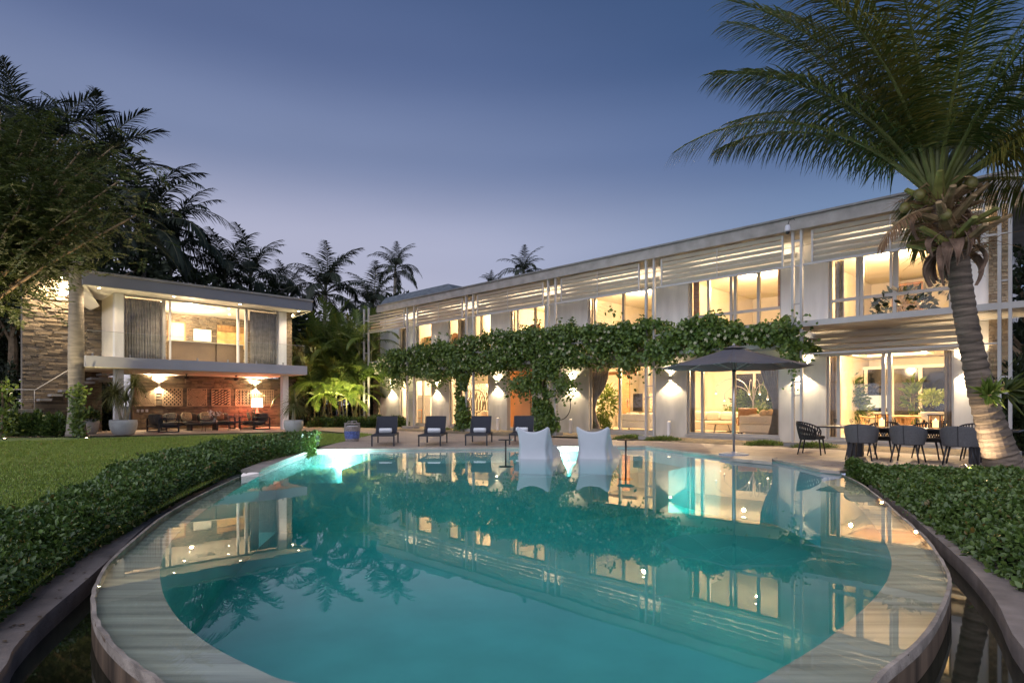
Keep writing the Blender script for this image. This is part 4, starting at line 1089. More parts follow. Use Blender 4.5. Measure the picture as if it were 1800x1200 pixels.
# two white sculptural chairs standing in the shallow water
def pool_chair(x, y, rz, label):
    t = thing('pool_chair', label, 'chair', (x, y, -.44), rz, 'white moulded chairs in the pool')
    zoff = .38
    def top(a):
        q = abs(a)
        if q < .36: return .66 + .15 * (q / .36) ** 2.2
        s = (q - .36) / .64
        return .81 - (.81 - .28) * (1 / (1 + math.exp(-14 * (s - .22)))) - .03 * s - .25 * max(0, s - .62) ** 1.2 + .035 * math.sin(PI * min(1, max(0, (s - .35) / .45)))
    def f(i, j):
        a = -1 + 2 * i; q = abs(a); s = 1 if a >= 0 else -1
        zt = top(a) + zoff; z = zt * j
        k = j * zt / (.8 + zoff)
        if q < .36:
            u = a / .36; px = .395 * u; pyy = -.36 - .03 * (1 - u * u)
        else:
            e = (q - .36) / .64; px = s * (.395 + .10 * math.sin(e * PI * .55)); pyy = -.36 + .86 * e
        waist = 1 - .22 * math.sin(PI * min(1, k * 1.05)) if q < .5 else 1 - .10 * math.sin(PI * min(1, k * 1.05))
        flare = .24 * (1 - min(1, (z) / .62)) ** 1.5
        lean = -.10 * max(0, k - .35) * (1 if q < .45 else max(0, 1 - (q - .45) * 4))
        return (px * waist * (1 + flare * 1.5), pyy + lean - flare * .5 * (1 if q < .36 else .2), z)
    MB().grid(f, 64, 20).build('shell', chair_white, t, smooth=True, thick=.045, subd=1)
    def seat(a, b):
        x_ = (-1 + 2 * a); return (x_ * (.33 + .06 * b), -.36 + .86 * b, zoff + .20 + .12 * (b - .4) ** 2 + .03 * x_ * x_ + .10 * max(0, .25 - b))
    MB().grid(seat, 10, 16).build('seat', chair_white, t, smooth=True, thick=.045)
    MB().box(-.22, .22, -.25, .3, 0, .56).build('pedestal', chair_white, t, bevel=.03)
x, y = gp(945, 806, WZ); pool_chair(x, y + .35, -.30, 'white moulded wing chair standing in the shallow water, left of the pair')
x, y = gp(1052, 806, WZ); pool_chair(x, y + .35, -.38, 'white moulded wing chair standing in the shallow water, right of the pair')
# pole tables in the water
for u, v, lab in ((889, 796, 'thin bronze pole table left of the white pool chairs'), (1100, 813, 'thin bronze pole table right of the white pool chairs')):
    x, y = gp(u, v, WZ)
    t = thing('pole_table', lab, 'table', (x, y, -.44), 0, 'pole tables standing in the pool')
    zt = EYE + (V0 - 772) / F * y + .44
    MB().tube([(0, 0, 0), (0, 0, zt - .015)], .022, 10).build('pole', dark_metal, t, smooth=True)
    MB().lathe([(.0, zt - .02), (.20, zt - .018), (.205, zt), (0, zt)], 28).build('table_top', dark_metal, t)
    MB().lathe([(.16, 0), (.16, .02), (0, .02)], 20).build('foot', dark_metal, t)

# parasol
x, y = gp(1290, 800)
t = thing('parasol', 'charcoal grey market parasol on a steel pole and round base', 'parasol', (x, y, 0.012), .39)
canopy_m = mat('charcoal_canopy', (.125, .118, .135), .85, var=.08, scale=3, bump=.15, bscale=80)
MB().lathe([(0.36, 0), (.36, .035), (.22, .06), (.06, .075), (.05, .09), (.0, .09)], 36).build('base', mat('grey_base', (.30, .33, .42), .5, var=.1), t)
MB().tube([(0, 0, .07), (0, 0, 2.58)], .028, 14).build('pole', mat('brushed_steel', (.55, .52, .50), .28, metal=.85), t, smooth=True)
ha, hh, hr = 2.70, 2.20, 1.80
def rim_pt(k, r=hr): return (r * math.cos(2 * PI * k / 8), r * math.sin(2 * PI * k / 8))
for k in range(8):
    def f(a, b, k=k):
        p, q = rim_pt(k), rim_pt(k + 1); ex = p[0] + (q[0] - p[0]) * a; ey = p[1] + (q[1] - p[1]) * a
        sag = .035 * math.sin(PI * a) * b + .02 * math.sin(PI * b)
        return (ex * b, ey * b, ha - (ha - hh) * b - sag)
    MB().grid(lambda a, b: f(a, .13 + .87 * b), 8, 10).build('canopy_panel', canopy_m, t, smooth=True, thick=.004)
    p = rim_pt(k, hr * .99)
    rb = MB().bar((0.03 * math.cos(2 * PI * k / 8), .03 * math.sin(2 * PI * k / 8), ha - .06), (p[0], p[1], hh - .012), .014, .02).build('rib', steel_paint, t)
    MB().bar((0.03 * math.cos(2 * PI * k / 8), .03 * math.sin(2 * PI * k / 8), 2.12), (p[0] * .5, p[1] * .5, (ha + hh) / 2 - .035), .012, .014).build('strut', steel_paint, t)
cap = MB()
for k in range(8):
    p, q = rim_pt(k, .30), rim_pt(k + 1, .30); b0 = len(cap.v)
    cap.v += [(0, 0, ha + .035), (p[0], p[1], ha - .045), (q[0], q[1], ha - .045)]; cap.f.append((b0, b0 + 1, b0 + 2))
cap.build('vent_cap', canopy_m, t, thick=.004)
MB().lathe([(.035, ha + .03), (.03, ha + .06), (.012, ha + .085), (0, ha + .09)], 12).build('finial', steel_paint, t)
MB().lathe([(.05, 2.07), (.05, 2.14)], 14).build('hub', dark_metal, t)

# dining table and chairs
TN = -4.75
ts0, ts1 = -5.2, -1.35
def dt_(s, d, z=0): return vw(s, d, z)
tx = dt_((ts0 + ts1) / 2, TN)
t = thing('dining_table', 'long dark outdoor dining table laid for a meal', 'table', tx, VR)
Lh = (ts1 - ts0) / 2
MB().box(-Lh, Lh, -.5, .5, .70, .735).build('table_top', dark_metal, t, bevel=.008)
for x in (-Lh + .75, Lh - .75):
    MB().box(x - .09, x + .09, -.34, -.20, 0, .70).build('leg', dark_metal, t); MB().box(x - .09, x + .09, .20, .34, 0, .70).build('leg', dark_metal, t)
MB().box(-Lh + .75, Lh - .75, -.05, .05, .60, .69).build('stretcher', dark_metal, t)
def shell_pt(i, j, r=.325, h0=.39, h1=.82):
    a = R(-25) + R(230) * i                      # from one arm round the back to the other
    back = math.sin(PI * i)
    top_ = .58 + .245 * back ** .55
    z = h0 + (top_ - h0) * j
    rr = r * (.86 + .16 * math.sin(PI * .5 * j) + .02 * back)
    return (rr * 1.02 * math.cos(a), -rr * math.sin(a) + .02 - .03 * j * back, z)
def tub_chair(label, woven=False):
    t = thing('tub_chair', label, 'chair', (0, 0, 0), 0, 'tub chairs round the outdoor table')   # faces +y, back at -y
    if not woven:
        MB().grid(lambda a, b: shell_pt(a, b), 40, 10).build('backrest', grey_fabric, t, smooth=True, thick=.028, subd=1)
        MB().tube([tuple(Vector(shell_pt(.5, b)) + Vector((0, -.020, 0))) for b in np.linspace(.02, 1, 8)], .006, 6).build('seam', dark_rope, t)
    else:
        w = MB()
        for k in range(24):
            for sgn in (1, -1):
                pts = []
                for j in np.linspace(0, 1, 6):
                    i = k / 23 + sgn * .06 * (j - .5)
                    p = Vector(shell_pt(min(1, max(0, i)), j)); p += Vector((p.x, p.y, 0)).normalized() * (.006 * sgn); pts.append(p)
                w.tube(pts, .0125, 5)
        w.build('woven_backrest', dark_rope, t)
        MB().tube([shell_pt(i, 1.0) for i in np.linspace(0, 1, 30)], .018, 7).tube([shell_pt(i, 0.0) for i in np.linspace(0, 1, 30)], .018, 7).build('shell_rim', dark_metal, t, smooth=True)
    cushion('seat', (0, .03, .435), .27, .27, .055, cush_dark if woven else grey_fabric, t)
    MB().lathe([(.25, .385), (.25, .405)], 20).build('seat_frame', dark_metal, t)
    for sx in (-1, 1):
        for y, yb in ((-.20, -.27), (.22, .27)):
            MB().tube([(sx * .20, y, .40), (sx * .27, yb, 0)], [.022, .015], 8).build('leg', dark_metal, t, smooth=True)
    return t
def put(t, s, d, rz): t.location = vw(s, d); t.rotation_euler = (0, 0, VR + rz)
c1 = tub_chair('grey tub chair seen from behind, leftmost of the near row'); put(c1, -4.12, TN - .78, .05)
for s, rz, lab in ((-3.20, -.04, 'grey tub chair seen from behind, middle of the near row'), (-2.27, .03, 'grey tub chair seen from behind, next to the palm trunk')):
    c = copy_tree(c1); c['label'] = lab; put(c, s, TN - .78, rz)
w1 = tub_chair('dark woven rope tub chair at the left end of the table', True); put(w1, ts0 - .27, TN + .02, -PI / 2 + .12)
for s, lab, far in ((-4.05, 'woven tub chair across the table behind the leftmost near chair', 1), (-3.12, 'woven tub chair across the table behind the middle near chair', 1), (-2.2, 'woven tub chair across the table behind the third near chair', 1)):
    c = copy_tree(w1); c['label'] = lab; put(c, s, TN + .80, PI + random.uniform(-.06, .06))
c = copy_tree(w1); c['label'] = 'woven tub chair right of the palm trunk at the far end of the table'; put(c, ts1 + .42, TN + .3, PI / 2)
# tableware
wine_glass = clearmat('smoked_glass', 1.45, (.72, .74, .74))
for i, (s, d, lab) in enumerate(((vs_(1466, TN), .1, 'smoky wine glass nearest the left end of the table'), (vs_(1494, TN), .12, 'smoky wine glass above the leftmost near chair'), (vs_(1526, TN), .0, 'smoky wine glass left of the first lantern'), (vs_(1563, TN), .25, 'smoky wine glass right of the first lantern'),
                                 (vs_(1612, TN), .05, 'smoky wine glass between the two lanterns'), (vs_(1634, TN), .28, 'smoky wine glass left of the second lantern'), (vs_(1660, TN), .1, 'smoky wine glass right of the second lantern'))):
    t = MB().lathe([(.035, 0), (.033, .004), (.006, .01), (.006, .07), (.03, .085), (.045, .12), (.043, .16), (.038, .18)], 18).build('wine_glass', wine_glass, None, smooth=True)
    t.location = dt_(s, TN + d, .735); tag(t, lab, 'wine glass', 'wine glasses on the outdoor table')
plate_m = mat('white_plate', (.65, .64, .62), .3, var=.03)
for s, d, lab in ((-4.72, -.02, 'plate with folded napkin at the left end of the table'), (-4.12, -.28, 'plate in front of the leftmost near chair'), (-3.2, -.28, 'plate in front of the middle near chair'), (-2.27, -.28, 'plate in front of the chair by the palm'), (-1.65, 0, 'plate at the right end of the table'),
                  (-4.05, .3, 'plate across the table from the leftmost near chair'), (-2.6, .32, 'plate across the table from the middle near chair')):
    t = thing('plate', lab, 'plate', dt_(s, TN + d, .736), 0, 'plates on the outdoor table')
    MB().lathe([(.0, .004), (.08, .004), (.13, .014), (.132, .017), (.08, .008), (0, .008)], 24).build('dish', plate_m, t, smooth=True)
    MB().box(-.05, .05, -.08, .08, .010, .024).build('napkin', mat('grey_napkin', (.4, .4, .42), .9), t)
for s, d, lab in ((-3.93, .16, 'lit candle lantern with smoked glass, left of the two'), (-2.86, .16, 'lit candle lantern with smoked glass, right of the two')):
    t = thing('candle_lantern', lab, 'lantern', dt_(s, TN + d, .736), VR, 'candle lanterns on the outdoor table')
    fm = MB()
    for q in range(4):
        a = PI / 4 + q * PI / 2; fm.box(.15 * math.cos(a) - .012, .15 * math.cos(a) + .012, .15 * math.sin(a) - .012, .15 * math.sin(a) + .012, 0, .30)
    fm.box(-.12, .12, -.12, .12, 0, .012); fm.tube([(.15 * math.cos(a), .15 * math.sin(a), .29) for a in np.linspace(0, 6.2832, 24)], .012, 6)
    fm.build('frame', mat('lantern_bronze', (.09, .06, .04), .5), t)
    MB().lathe([(.135, .015), (.135, .28)], 24).build('glass_cylinder', clearmat('amber_glass', 1.4, (.95, .82, .66)), t, smooth=True)
    MB().lathe([(.0, .012), (.06, .012), (.06, .17), (.055, .175), (.0, .165)], 18).build('candle', emitmat('lit_candle_wax', (1, .62, .28), 1.6), t)
    MB().lathe([(0, .175), (.010, .19), (.0, .22)], 8).build('flame', bulb, t)
    light('POINT', (*dt_(s, TN + d)[:2], .736 + .21), 4, (1, .6, .25), None, .03, name='candle_light')
# garden spot between deck and right hedge
x, y = gp(1690, 820, .15); x, y = x * .93, y * .93
t = thing('garden_spotlight', 'small bronze garden spotlight between hedge and deck, aimed at the palm', 'spotlight', (x, y, .06))
MB().tube([(0, 0, 0), (.0, 0, .12)], .012, 6).build('spike', dark_metal, t)
MB().tube([(-.06, 0, .11), (.06, -.0, .18)], [.032, .045], 12).build('head', mat('spot_bronze', (.22, .16, .10), .45, metal=.5), t, smooth=True)
MB().tube([(.061, 0, .181), (.066, 0, .184)], [.04, .036], 12).build('lens', bulb, t)
light('SPOT', (x + .09, y, .2), 150, WARM2, None, .03, aim=(1.0, .25, 1.15), angle=75, blend=.6, name='garden_spot_light')
# ------------------------------------------------------------------ vegetation
hedge_leaf = leafmat('hedge_leaf', (.036, .075, .014), (.125, .195, .040), .32, .15, ((.16, .12, .03), .025))
cover_leaf = leafmat('ground_cover_leaf', (.040, .080, .014), (.135, .20, .045), .34, .18, ((.17, .12, .03), .025))
core_m = mat('hedge_dark_core', (.012, .018, .008), .95, var=.4, scale=12)  # solid dark cores added inside the leaves to block see-through
def interp(path, n):
    P = np.array(path, float); d = np.r_[0, np.cumsum(np.linalg.norm(np.diff(P, axis=0), axis=1))]
    t = np.linspace(0, d[-1], n)
    return np.stack([np.interp(t, d, P[:, k]) for k in range(P.shape[1])], 1)
def sn(p, f, s=0):                       # cheap smooth noise
    x, y = p[..., 0] * f + s, p[..., 1] * f - s
    return (np.sin(x * 1.7 + 1.3 * np.sin(y * 1.1)) + np.sin(y * 2.3 + 1.7 * np.sin(x * .9 + 2)) + np.sin((x + y) * 3.1 + s)) / 3
# left hedge: front foot follows the kerb, back line along the lawn
front = interp([(-2.75, 1.1), (-2.95, 2.6), kp(0, 1112), kp(75, 1040), kp(142, 990), kp(240, 932), kp(330, 876), kp(424, 832), gp(553, 791)], 90)
zt = np.linspace(.18, .46, 90)
backp = interp([(-4.0, 1.0), (-4.15, 2.6), (-4.35, 3.6), (-4.7, 4.6), (-4.95, 5.75), (-5.2, 6.8), (-5.8, 8.1), (-6.35, 9.7), (-6.65, 11.3), (-6.8, 13.6), (-6.55, 15.4), (-6.0, 16.6), (-5.45, 17.1)], 90)
hedge = thing('clipped_hedge', 'long clipped leafy hedge curving along the left of the pool', 'hedge', (-5, 8, 0))
def hp(i, w, inset=0.0):
    """profile: w 0..1 front face up, 1..2 top from front to back, 2..3 back face down"""
    i = np.asarray(i, float); w = np.asarray(w, float)
    lo_ = np.clip(np.floor(i).astype(int), 0, 88); fr_ = (i - lo_)[:, None]
    A = front[lo_] * (1 - fr_) + front[lo_ + 1] * fr_; B = backp[lo_] * (1 - fr_) + backp[lo_ + 1] * fr_
    Z = (zt[lo_] * (1 - fr_[:, 0]) + zt[lo_ + 1] * fr_[:, 0])
    dirv = unit(B - A); wid = np.linalg.norm(B - A, axis=1)
    k = np.clip(w - 1, 0, 1)
    xy = A + dirv * (wid * (.06 + .88 * k))[:, None]
    up_ = np.where(w < 1, w, np.where(w > 2, 3 - w, 1.0))
    xy = xy - dirv * (np.where(w < 1, .03 * np.sin(PI * np.clip(w, 0, 1)) - .05 * (1 - w), 0))[:, None]
    bump = .075 * sn(xy, 1.6) + .045 * sn(xy, 4.3, 2)
    edge = np.where((w >= 1) & (w <= 2), .09 * (np.exp(-k / .12) + np.exp(-(1 - k) / .12)), .09)
    z = -.13 + (Z + .13 + bump - edge - inset) * up_
    nrm_ = np.zeros((len(i), 3)); nrm_[:, :2] = np.where(w < 1, -1, np.where(w > 2, 1, 0))[:, None] * dirv
    nrm_[:, 2] = np.where((w >= 1) & (w <= 2), 1, .35); return xy, z, unit(nrm_), dirv
core = MB(); ii = np.repeat(np.arange(0, 90), 10).astype(float); ww = np.tile(np.linspace(.0, 3, 10), 90)
xy, z, nr, dv = hp(np.minimum(ii, 88.99), ww, .05)
core.v = [tuple((p[0] - q[0] * .05, p[1] - q[1] * .05, max(a - .03, -.14))) for p, q, a in zip(xy, nr, z)]
for a in range(89):
    for b in range(9): q = a * 10 + b; core.f.append((q, q + 1, q + 11, q + 10))
c_ = core.build('dark_core', core_m, hedge); c_.location = (5, -8, 0); c_['kind'] = 'stuff'
n = 150000
# more leaves where the hedge is near the lens, larger ones far away
i_ = 89 * RNG.uniform(0, 1, n) ** 1.55; i_ = np.clip(i_, 0, 88.98); w_ = RNG.choice([0, 1, 2], n, p=[.36, .52, .12]) + RNG.uniform(0, 1, n)
xy, z, nr, dv = hp(i_, w_)
dist = np.hypot(xy[:, 0], xy[:, 1]); Lf = np.interp(dist, [2, 6, 12, 18], [.040, .046, .058, .066]) * RNG.uniform(.5, 1.4, n)
P_ = np.c_[xy, z] + nr * RNG.normal(-.012, .022, n)[:, None] + RNG.normal(0, .01, (n, 3))
D_ = unit(nr * RNG.uniform(.1, 1.0, n)[:, None] + rdir(n, .15) * .9); N_ = unit(nr * .9 + rdir(n, .5) * .7)
sh = RNG.choice(n, 260); ex = []
for q in sh:                             # stray shoots above the clipped surface
    if nr[q][2] > .3:
        k = RNG.integers(5, 9); ex.append((np.tile(P_[q], (k, 1)) + np.linspace(.01, RNG.uniform(.05, .12), k)[:, None] * unit(nr[q] + RNG.normal(0, .3, 3)) , k, Lf[q]))
xp = np.concatenate([e[0] for e in ex]); xl = np.concatenate([np.full(e[1], e[2]) for e in ex]); m_ = len(xp)
leaves('stray_shoot', xp - np.array([-5, 8, 0]), rdir(m_, .6), rdir(m_, .6), xl, xl * .3, hedge_leaf, hedge, six=True, fold=.28, curl=.12)
o = leaves('foliage', P_ - np.array([-5, 8, 0]), D_, N_, Lf, Lf * .30, hedge_leaf, hedge, six=True, fold=.28, curl=.12)

# right ground cover
cover = thing('ground_cover_hedge', 'low glossy ground-cover hedge filling the bed right of the pool round the palm', 'hedge', (7, 7, 0))
ci = interp([kp(1492, 834), kp(1520, 842), kp(1560, 868), kp(1610, 905), kp(1667, 945), kp(1733, 995), kp(1800, 1042), (3.9, 3.3), (3.5, 2.0)], 70)
co_ = interp([gp(1492, 832), gp(1530, 830, .1), gp(1580, 829, .1), gp(1640, 830, .1), gp(1730, 834, .1), (10.2, 10.6), (12.6, 9), (12.6, 5), (12, 1)], 70)
n = 130000
a_ = RNG.uniform(0, 68.98, n); b_ = RNG.uniform(0, 1, n) ** 1.3
l_ = np.floor(a_).astype(int); f_ = (a_ - l_)[:, None]
A = ci[l_] * (1 - f_) + ci[l_ + 1] * f_; B = co_[l_] * (1 - f_) + co_[l_ + 1] * f_
wid = np.linalg.norm(B - A, axis=1); dv = unit(B - A)
xy = A + (B - A) * b_[:, None]; keep = (xy[:, 0] < 11.5)
dd = np.minimum(b_ * wid, (1 - b_) * wid); zz = (-.13 + .27 * (1 - np.exp(-dd / .16))) + .05 * sn(xy, 1.9, 4) + .035 * sn(xy, 5.2, 1)
nr = np.c_[-dv * np.exp(-b_ * wid / .18)[:, None], .35 + np.minimum(1, dd / .2)]; nr = unit(nr)
P_ = np.c_[xy, zz] + RNG.normal(0, .018, (n, 3)); dist = np.hypot(xy[:, 0], xy[:, 1]); Lf = np.interp(dist, [4, 8, 13], [.050, .058, .07]) * RNG.uniform(.7, 1.3, n)
D_ = unit(nr * RNG.uniform(.0, .9, n)[:, None] + rdir(n, .2)); N_ = unit(nr + rdir(n, .3) * .6)
leaves('foliage', (P_ - np.array([7, 7, 0]))[keep], D_[keep], N_[keep], Lf[keep], Lf[keep] * .33, cover_leaf, cover, six=True, fold=.25, curl=.1)
g = MB(); nu, nv = 69, 14
vv = []
for i in range(70):
    for j in range(nv + 1):
        p = ci[i] + (co_[i] - ci[i]) * j / nv; w = np.linalg.norm(co_[i] - ci[i]); d = min(j / nv * w, (1 - j / nv) * w)
        vv.append((p[0] - 7, p[1] - 7, -.14 + .21 * (1 - math.exp(-d / .16)) + (.05 * float(sn(p, 1.9, 4)) if d > .05 else 0) - .02))
g.v = vv
for i in range(69):
    for j in range(nv): q = i * (nv + 1) + j; g.f.append((q, q + nv + 1, q + nv + 2, q + 1))
g.build('dark_core', core_m, cover)['kind'] = 'stuff'

# lawn grass blades (one mass)
n = 150000
lp = np.array([(p[0], p[1]) for p in lawn_poly])
def inside(P, poly):
    r = np.zeros(len(P), bool); j = len(poly) - 1
    for i in range(len(poly)):
        xi, yi = poly[i]; xj, yj = poly[j]
        c = ((yi > P[:, 1]) != (yj > P[:, 1])) & (P[:, 0] < (xj - xi) * (P[:, 1] - yi) / (yj - yi + 1e-12) + xi)
        r ^= c; j = i
    return r
rr = 3 + 24 * RNG.uniform(0, 1, n * 3) ** 1.0; aa = R(90) + R(RNG.uniform(12, 50, n * 3)) if False else np.radians(90 + RNG.uniform(8, 46, n * 3))
Pg = np.stack([rr * np.cos(aa), rr * np.sin(aa)], 1); Pg = Pg[inside(Pg, lp)][:n]
m_ = len(Pg); ds = np.hypot(Pg[:, 0], Pg[:, 1])
grass_m = leafmat('grass_blade', (.14, .215, .026), (.31, .39, .06), .5, .2, ((.30, .24, .08), .06))
leaves('lawn_grass', np.c_[Pg, np.full(m_, -.012)], rdir(m_, 1.6), rdir(m_), np.interp(ds, [4, 12, 25], [.035, .05, .07]) * RNG.uniform(.6, 1.3, m_) * (1 + .35 * sn(Pg, .9, 3) + .25 * sn(Pg, 2.7, 1)), np.interp(ds, [4, 12, 25], [.0035, .006, .012]), grass_m)

# ---------------------------------------------------------------- palms
trunk_grey = mat('palm_trunk_grey', (.23, .20, .16), .85, var=.35, scale=3, bump=.5, stretch=(1, 1, 5))
frond_green = leafmat('palm_leaflet', (.040, .070, .014), (.125, .145, .028), .42, .35)
frond_yellow = leafmat('palm_leaflet_yellowing', (.13, .13, .020), (.24, .20, .040), .5, .3)
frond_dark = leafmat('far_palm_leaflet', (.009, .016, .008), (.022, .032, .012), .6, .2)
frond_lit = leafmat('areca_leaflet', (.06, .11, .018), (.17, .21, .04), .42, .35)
rachis_m = mat('frond_stem', (.13, .145, .035), .5, var=.25, scale=6)
rachis_d = mat('far_frond_stem', (.06, .06, .03), .6, var=.2)
def frond_mesh(name, L, el0, bend, n, ll, lw, droop, mleaf, mstem, start=.14, vee=.25, twist=0.0, power=1.35, rad=.03, side=0.0):
    mb = MB(); rng = random
    pts = [Vector((0, 0, 0))]; T = []; N_ = 24; p = Vector((0, 0, 0))
    for i in range(N_):
        t = (i + .5) / N_; el = el0 - bend * t ** power; az = side * t * t
        d = Vector((math.cos(el) * math.cos(az), math.cos(el) * math.sin(az), math.sin(el))); T.append(d); p = p + d * (L / N_); pts.append(p)
    mb.tube(pts, [rad * (1 - .9 * (i / N_) ** .8) + .003 for i in range(N_ + 1)], 6)
    ns = len(mb.f)
    down = Vector((0, 0, -1))
    for i in range(n):
        for sgn in (1, -1):
            t = start + (1 - start) * (i + rng.uniform(-.3, .3) + (.25 if sgn > 0 else -.25)) / n
            t = min(.995, max(start, t)); k = min(int(t * N_), N_ - 1)
            b = pts[k].lerp(pts[k + 1], t * N_ - k); d = T[k]
            B = d.cross(Vector((0, 0, 1)))
            if B.length < .05: B = Vector((0, 1, 0))
            B.normalize(); U = B.cross(d).normalized()
            if twist:
                B = (B * math.cos(twist) + U * math.sin(twist)); U = B.cross(d).normalized()
            tl = (t - start) / (1 - start); l = ll * (.35 + .65 * math.sin(PI * min(1, .18 + .80 * tl)) ** .8) * rng.uniform(.85, 1.12)
            al = R(68 - 42 * tl + rng.uniform(-7, 7))
            dr = d * math.cos(al) + (B * sgn * math.cos(vee) + U * math.sin(vee + rng.uniform(-.12, .12))) * math.sin(al)
            wv = (d - dr * d.dot(dr)).normalized() * lw
            o = len(mb.v); q = b.copy(); dd_ = rng.uniform(.75, 1.3) * droop
            for s_, wf in ((0, .55), (.33, 1.0), (.68, .72)):
                mb.v += [tuple(q + wv * wf), tuple(q - wv * wf)]
                dr = (dr + down * dd_ * .5).normalized(); q = q + dr * (l * .34)
            mb.v.append(tuple(q))
            mb.f += [(o, o + 1, o + 3, o + 2), (o + 2, o + 3, o + 5, o + 4), (o + 4, o + 5, o + 6)]
    me = mb.mesh(name, mstem); me.materials.append(mleaf)
    mi = np.ones(len(mb.f), np.int32); mi[:ns] = 0; me.polygons.foreach_set('material_index', mi)
    return me
def frond(me, parent, az, loc=(0, 0, 0), roll=0.0, sc=1.0, name='frond'):
    o = link(name, me, parent); o.location = loc; o.rotation_euler = (roll, 0, az); o.scale = (sc, sc, sc); return o

# the big coconut palm at the right
BX, BY = gp(1768, 842)
path = [(1776, 850, 0), (1768, 830, .2), (1748, 765, 0), (1728, 700, 0), (1712, 630, 0), (1698, 560, 0), (1689, 500, 0), (1683, 455, 0), (1666, 400, 0), (1647, 350, 0)]
pp = [Vector(at(u, v, BY)) for u, v, _ in path]
palm = thing('coconut_palm', 'big leaning coconut palm with ringed trunk in front of the dining terrace', 'palm tree', (BX, BY, 0))
org = Vector((BX, BY, 0))
cr = catmull([tuple(p - org) for p in pp], 18)
tr_m = mat('ringed_trunk', (.155, .115, .085), .85, var=.65, scale=1.6, bump=.9, bscale=18, stretch=(.9, .9, 8), detail=4)
rad = []
tot = len(cr)
for i, p in enumerate(cr):
    z = p[2]; base_r = np.interp(z, [0, .35, 1.0, 2.2, 3.6, 4.6], [.29, .255, .205, .165, .158, .15]); ph = (i * .5) % 1
    rad.append(base_r * (1.0 + .085 * (1 - ((i % 4) / 3)) + random.uniform(-.03, .03)))
MB().tube(cr, rad, 22).build('trunk', tr_m, palm)
top = Vector(cr[-1]); top0 = Vector(cr[-8])
boot_m = mat('cut_frond_base', (.30, .20, .10), .8, var=.5, scale=6, bump=.5); boot_g = mat('green_frond_base', (.24, .23, .06), .6, var=.4, scale=5); sheath_m = mat('dry_sheath', (.20, .125, .085), .85, var=.45, scale=7, bump=.6)
for k in range(30):
    az = k * 2.399 + random.uniform(-.3, .3); tt_ = k / 30; c0 = Vector(cr[-1 - int(34 * (1 - tt_))]) + Vector((0, 0, .02)); d = Vector((math.cos(az), math.sin(az), random.uniform(.25, 1.0))).normalized()
    l = random.uniform(.30, .70); rt = Vector((-d.y, d.x, 0)).normalized(); u = d.cross(rt).normalized()
    mb = MB(); q0 = c0 + Vector((math.cos(az), math.sin(az), 0)) * .13
    vs = []
    for s_, w, th in ((0, .125, .055), (.5, .075, .045), (1, .05, .032)):
        c = q0 + d * (l * s_) + Vector((math.cos(az), math.sin(az), 0)) * (.10 * s_ * s_)
        for a in range(6): vs.append(c + rt * (w * math.cos(2 * PI * a / 6)) + u * (th * math.sin(2 * PI * a / 6)))
    fs = [(r_ * 6 + a, r_ * 6 + (a + 1) % 6, (r_ + 1) * 6 + (a + 1) % 6, (r_ + 1) * 6 + a) for r_ in range(2) for a in range(6)] + [tuple(range(12, 18)), tuple(reversed(range(6)))]
    mb.add(vs, fs).build('frond_base', boot_g if k % 3 == 1 else boot_m, palm)
for k in range(18):                        # hanging dry sheaths
    az = k * 2.399 + .6; c0 = Vector(cr[-1 - random.randint(4, 36)]) + Vector((math.cos(az), math.sin(az), 0)) * .20
    l = random.uniform(.45, .85); ou = Vector((math.cos(az), math.sin(az), 0)); rt = Vector((-ou.y, ou.x, 0))
    def f(a, b, c0=c0, ou=ou, rt=rt, l=l):
        w = .095 * (1 - b) ** .8 * (1 + .25 * math.sin(b * 5)) + .004
        return c0 + rt * ((a - .5) * 2 * w) + ou * (.20 * math.sin(b * PI * .8) + .05 * (abs(a - .5) * 2) ** 2) + Vector((0, 0, -l * b ** 1.3 + .10 * b))
    MB().grid(f, 4, 7).build('dry_sheath', sheath_m, palm, thick=.012)
fib = MB()
for k in range(260):
    az = random.uniform(0, 2 * PI); c0 = Vector(cr[-1 - random.randint(0, 36)]) + Vector((math.cos(az), math.sin(az), 0)) * random.uniform(.12, .2); l = random.uniform(.25, .75); pr = c0
    ou = Vector((math.cos(az) + random.uniform(-.4, .4), math.sin(az) + random.uniform(-.4, .4), random.uniform(-.3, .9)))
    fib.tube([c0, c0 + ou * l * .5, c0 + ou * l * .85 + Vector((0, 0, -.25 * l))], [.007, .005, .002], 4)
fb = fib.build('fibre', mat('coir_fibre', (.20, .11, .05), .9, var=.4), palm); fb['kind'] = 'stuff'
nut_m = mat('green_coconut', (.15, .13, .035), .5, var=.35, scale=5)
for k, (az, r_, dz) in enumerate(((3.5, .42, .02), (3.0, .50, -.12), (4.4, .40, -.38), (5.6, .45, .18), (5.2, .52, .10), (.2, .5, .20), (2.4, .40, -.32))):
    c = top + Vector((math.cos(az) * r_, math.sin(az) * r_, dz)); b = MB().ball((0, 0, 0), .088, 14, 1, .95, 1.18).build('coconut', nut_m, palm, smooth=True); b.location = c; b.rotation_euler = (random.uniform(-.5, .5), random.uniform(-.5, .5), 0)
    MB().tube([tuple(c + Vector((0, 0, .1))), tuple(top.lerp(c, .6) + Vector((0, 0, .22))), tuple(top + Vector((0, 0, .1)))], .014, 5).build('fruit_stalk', boot_m, palm)
ct = top + Vector((0, 0, .12))
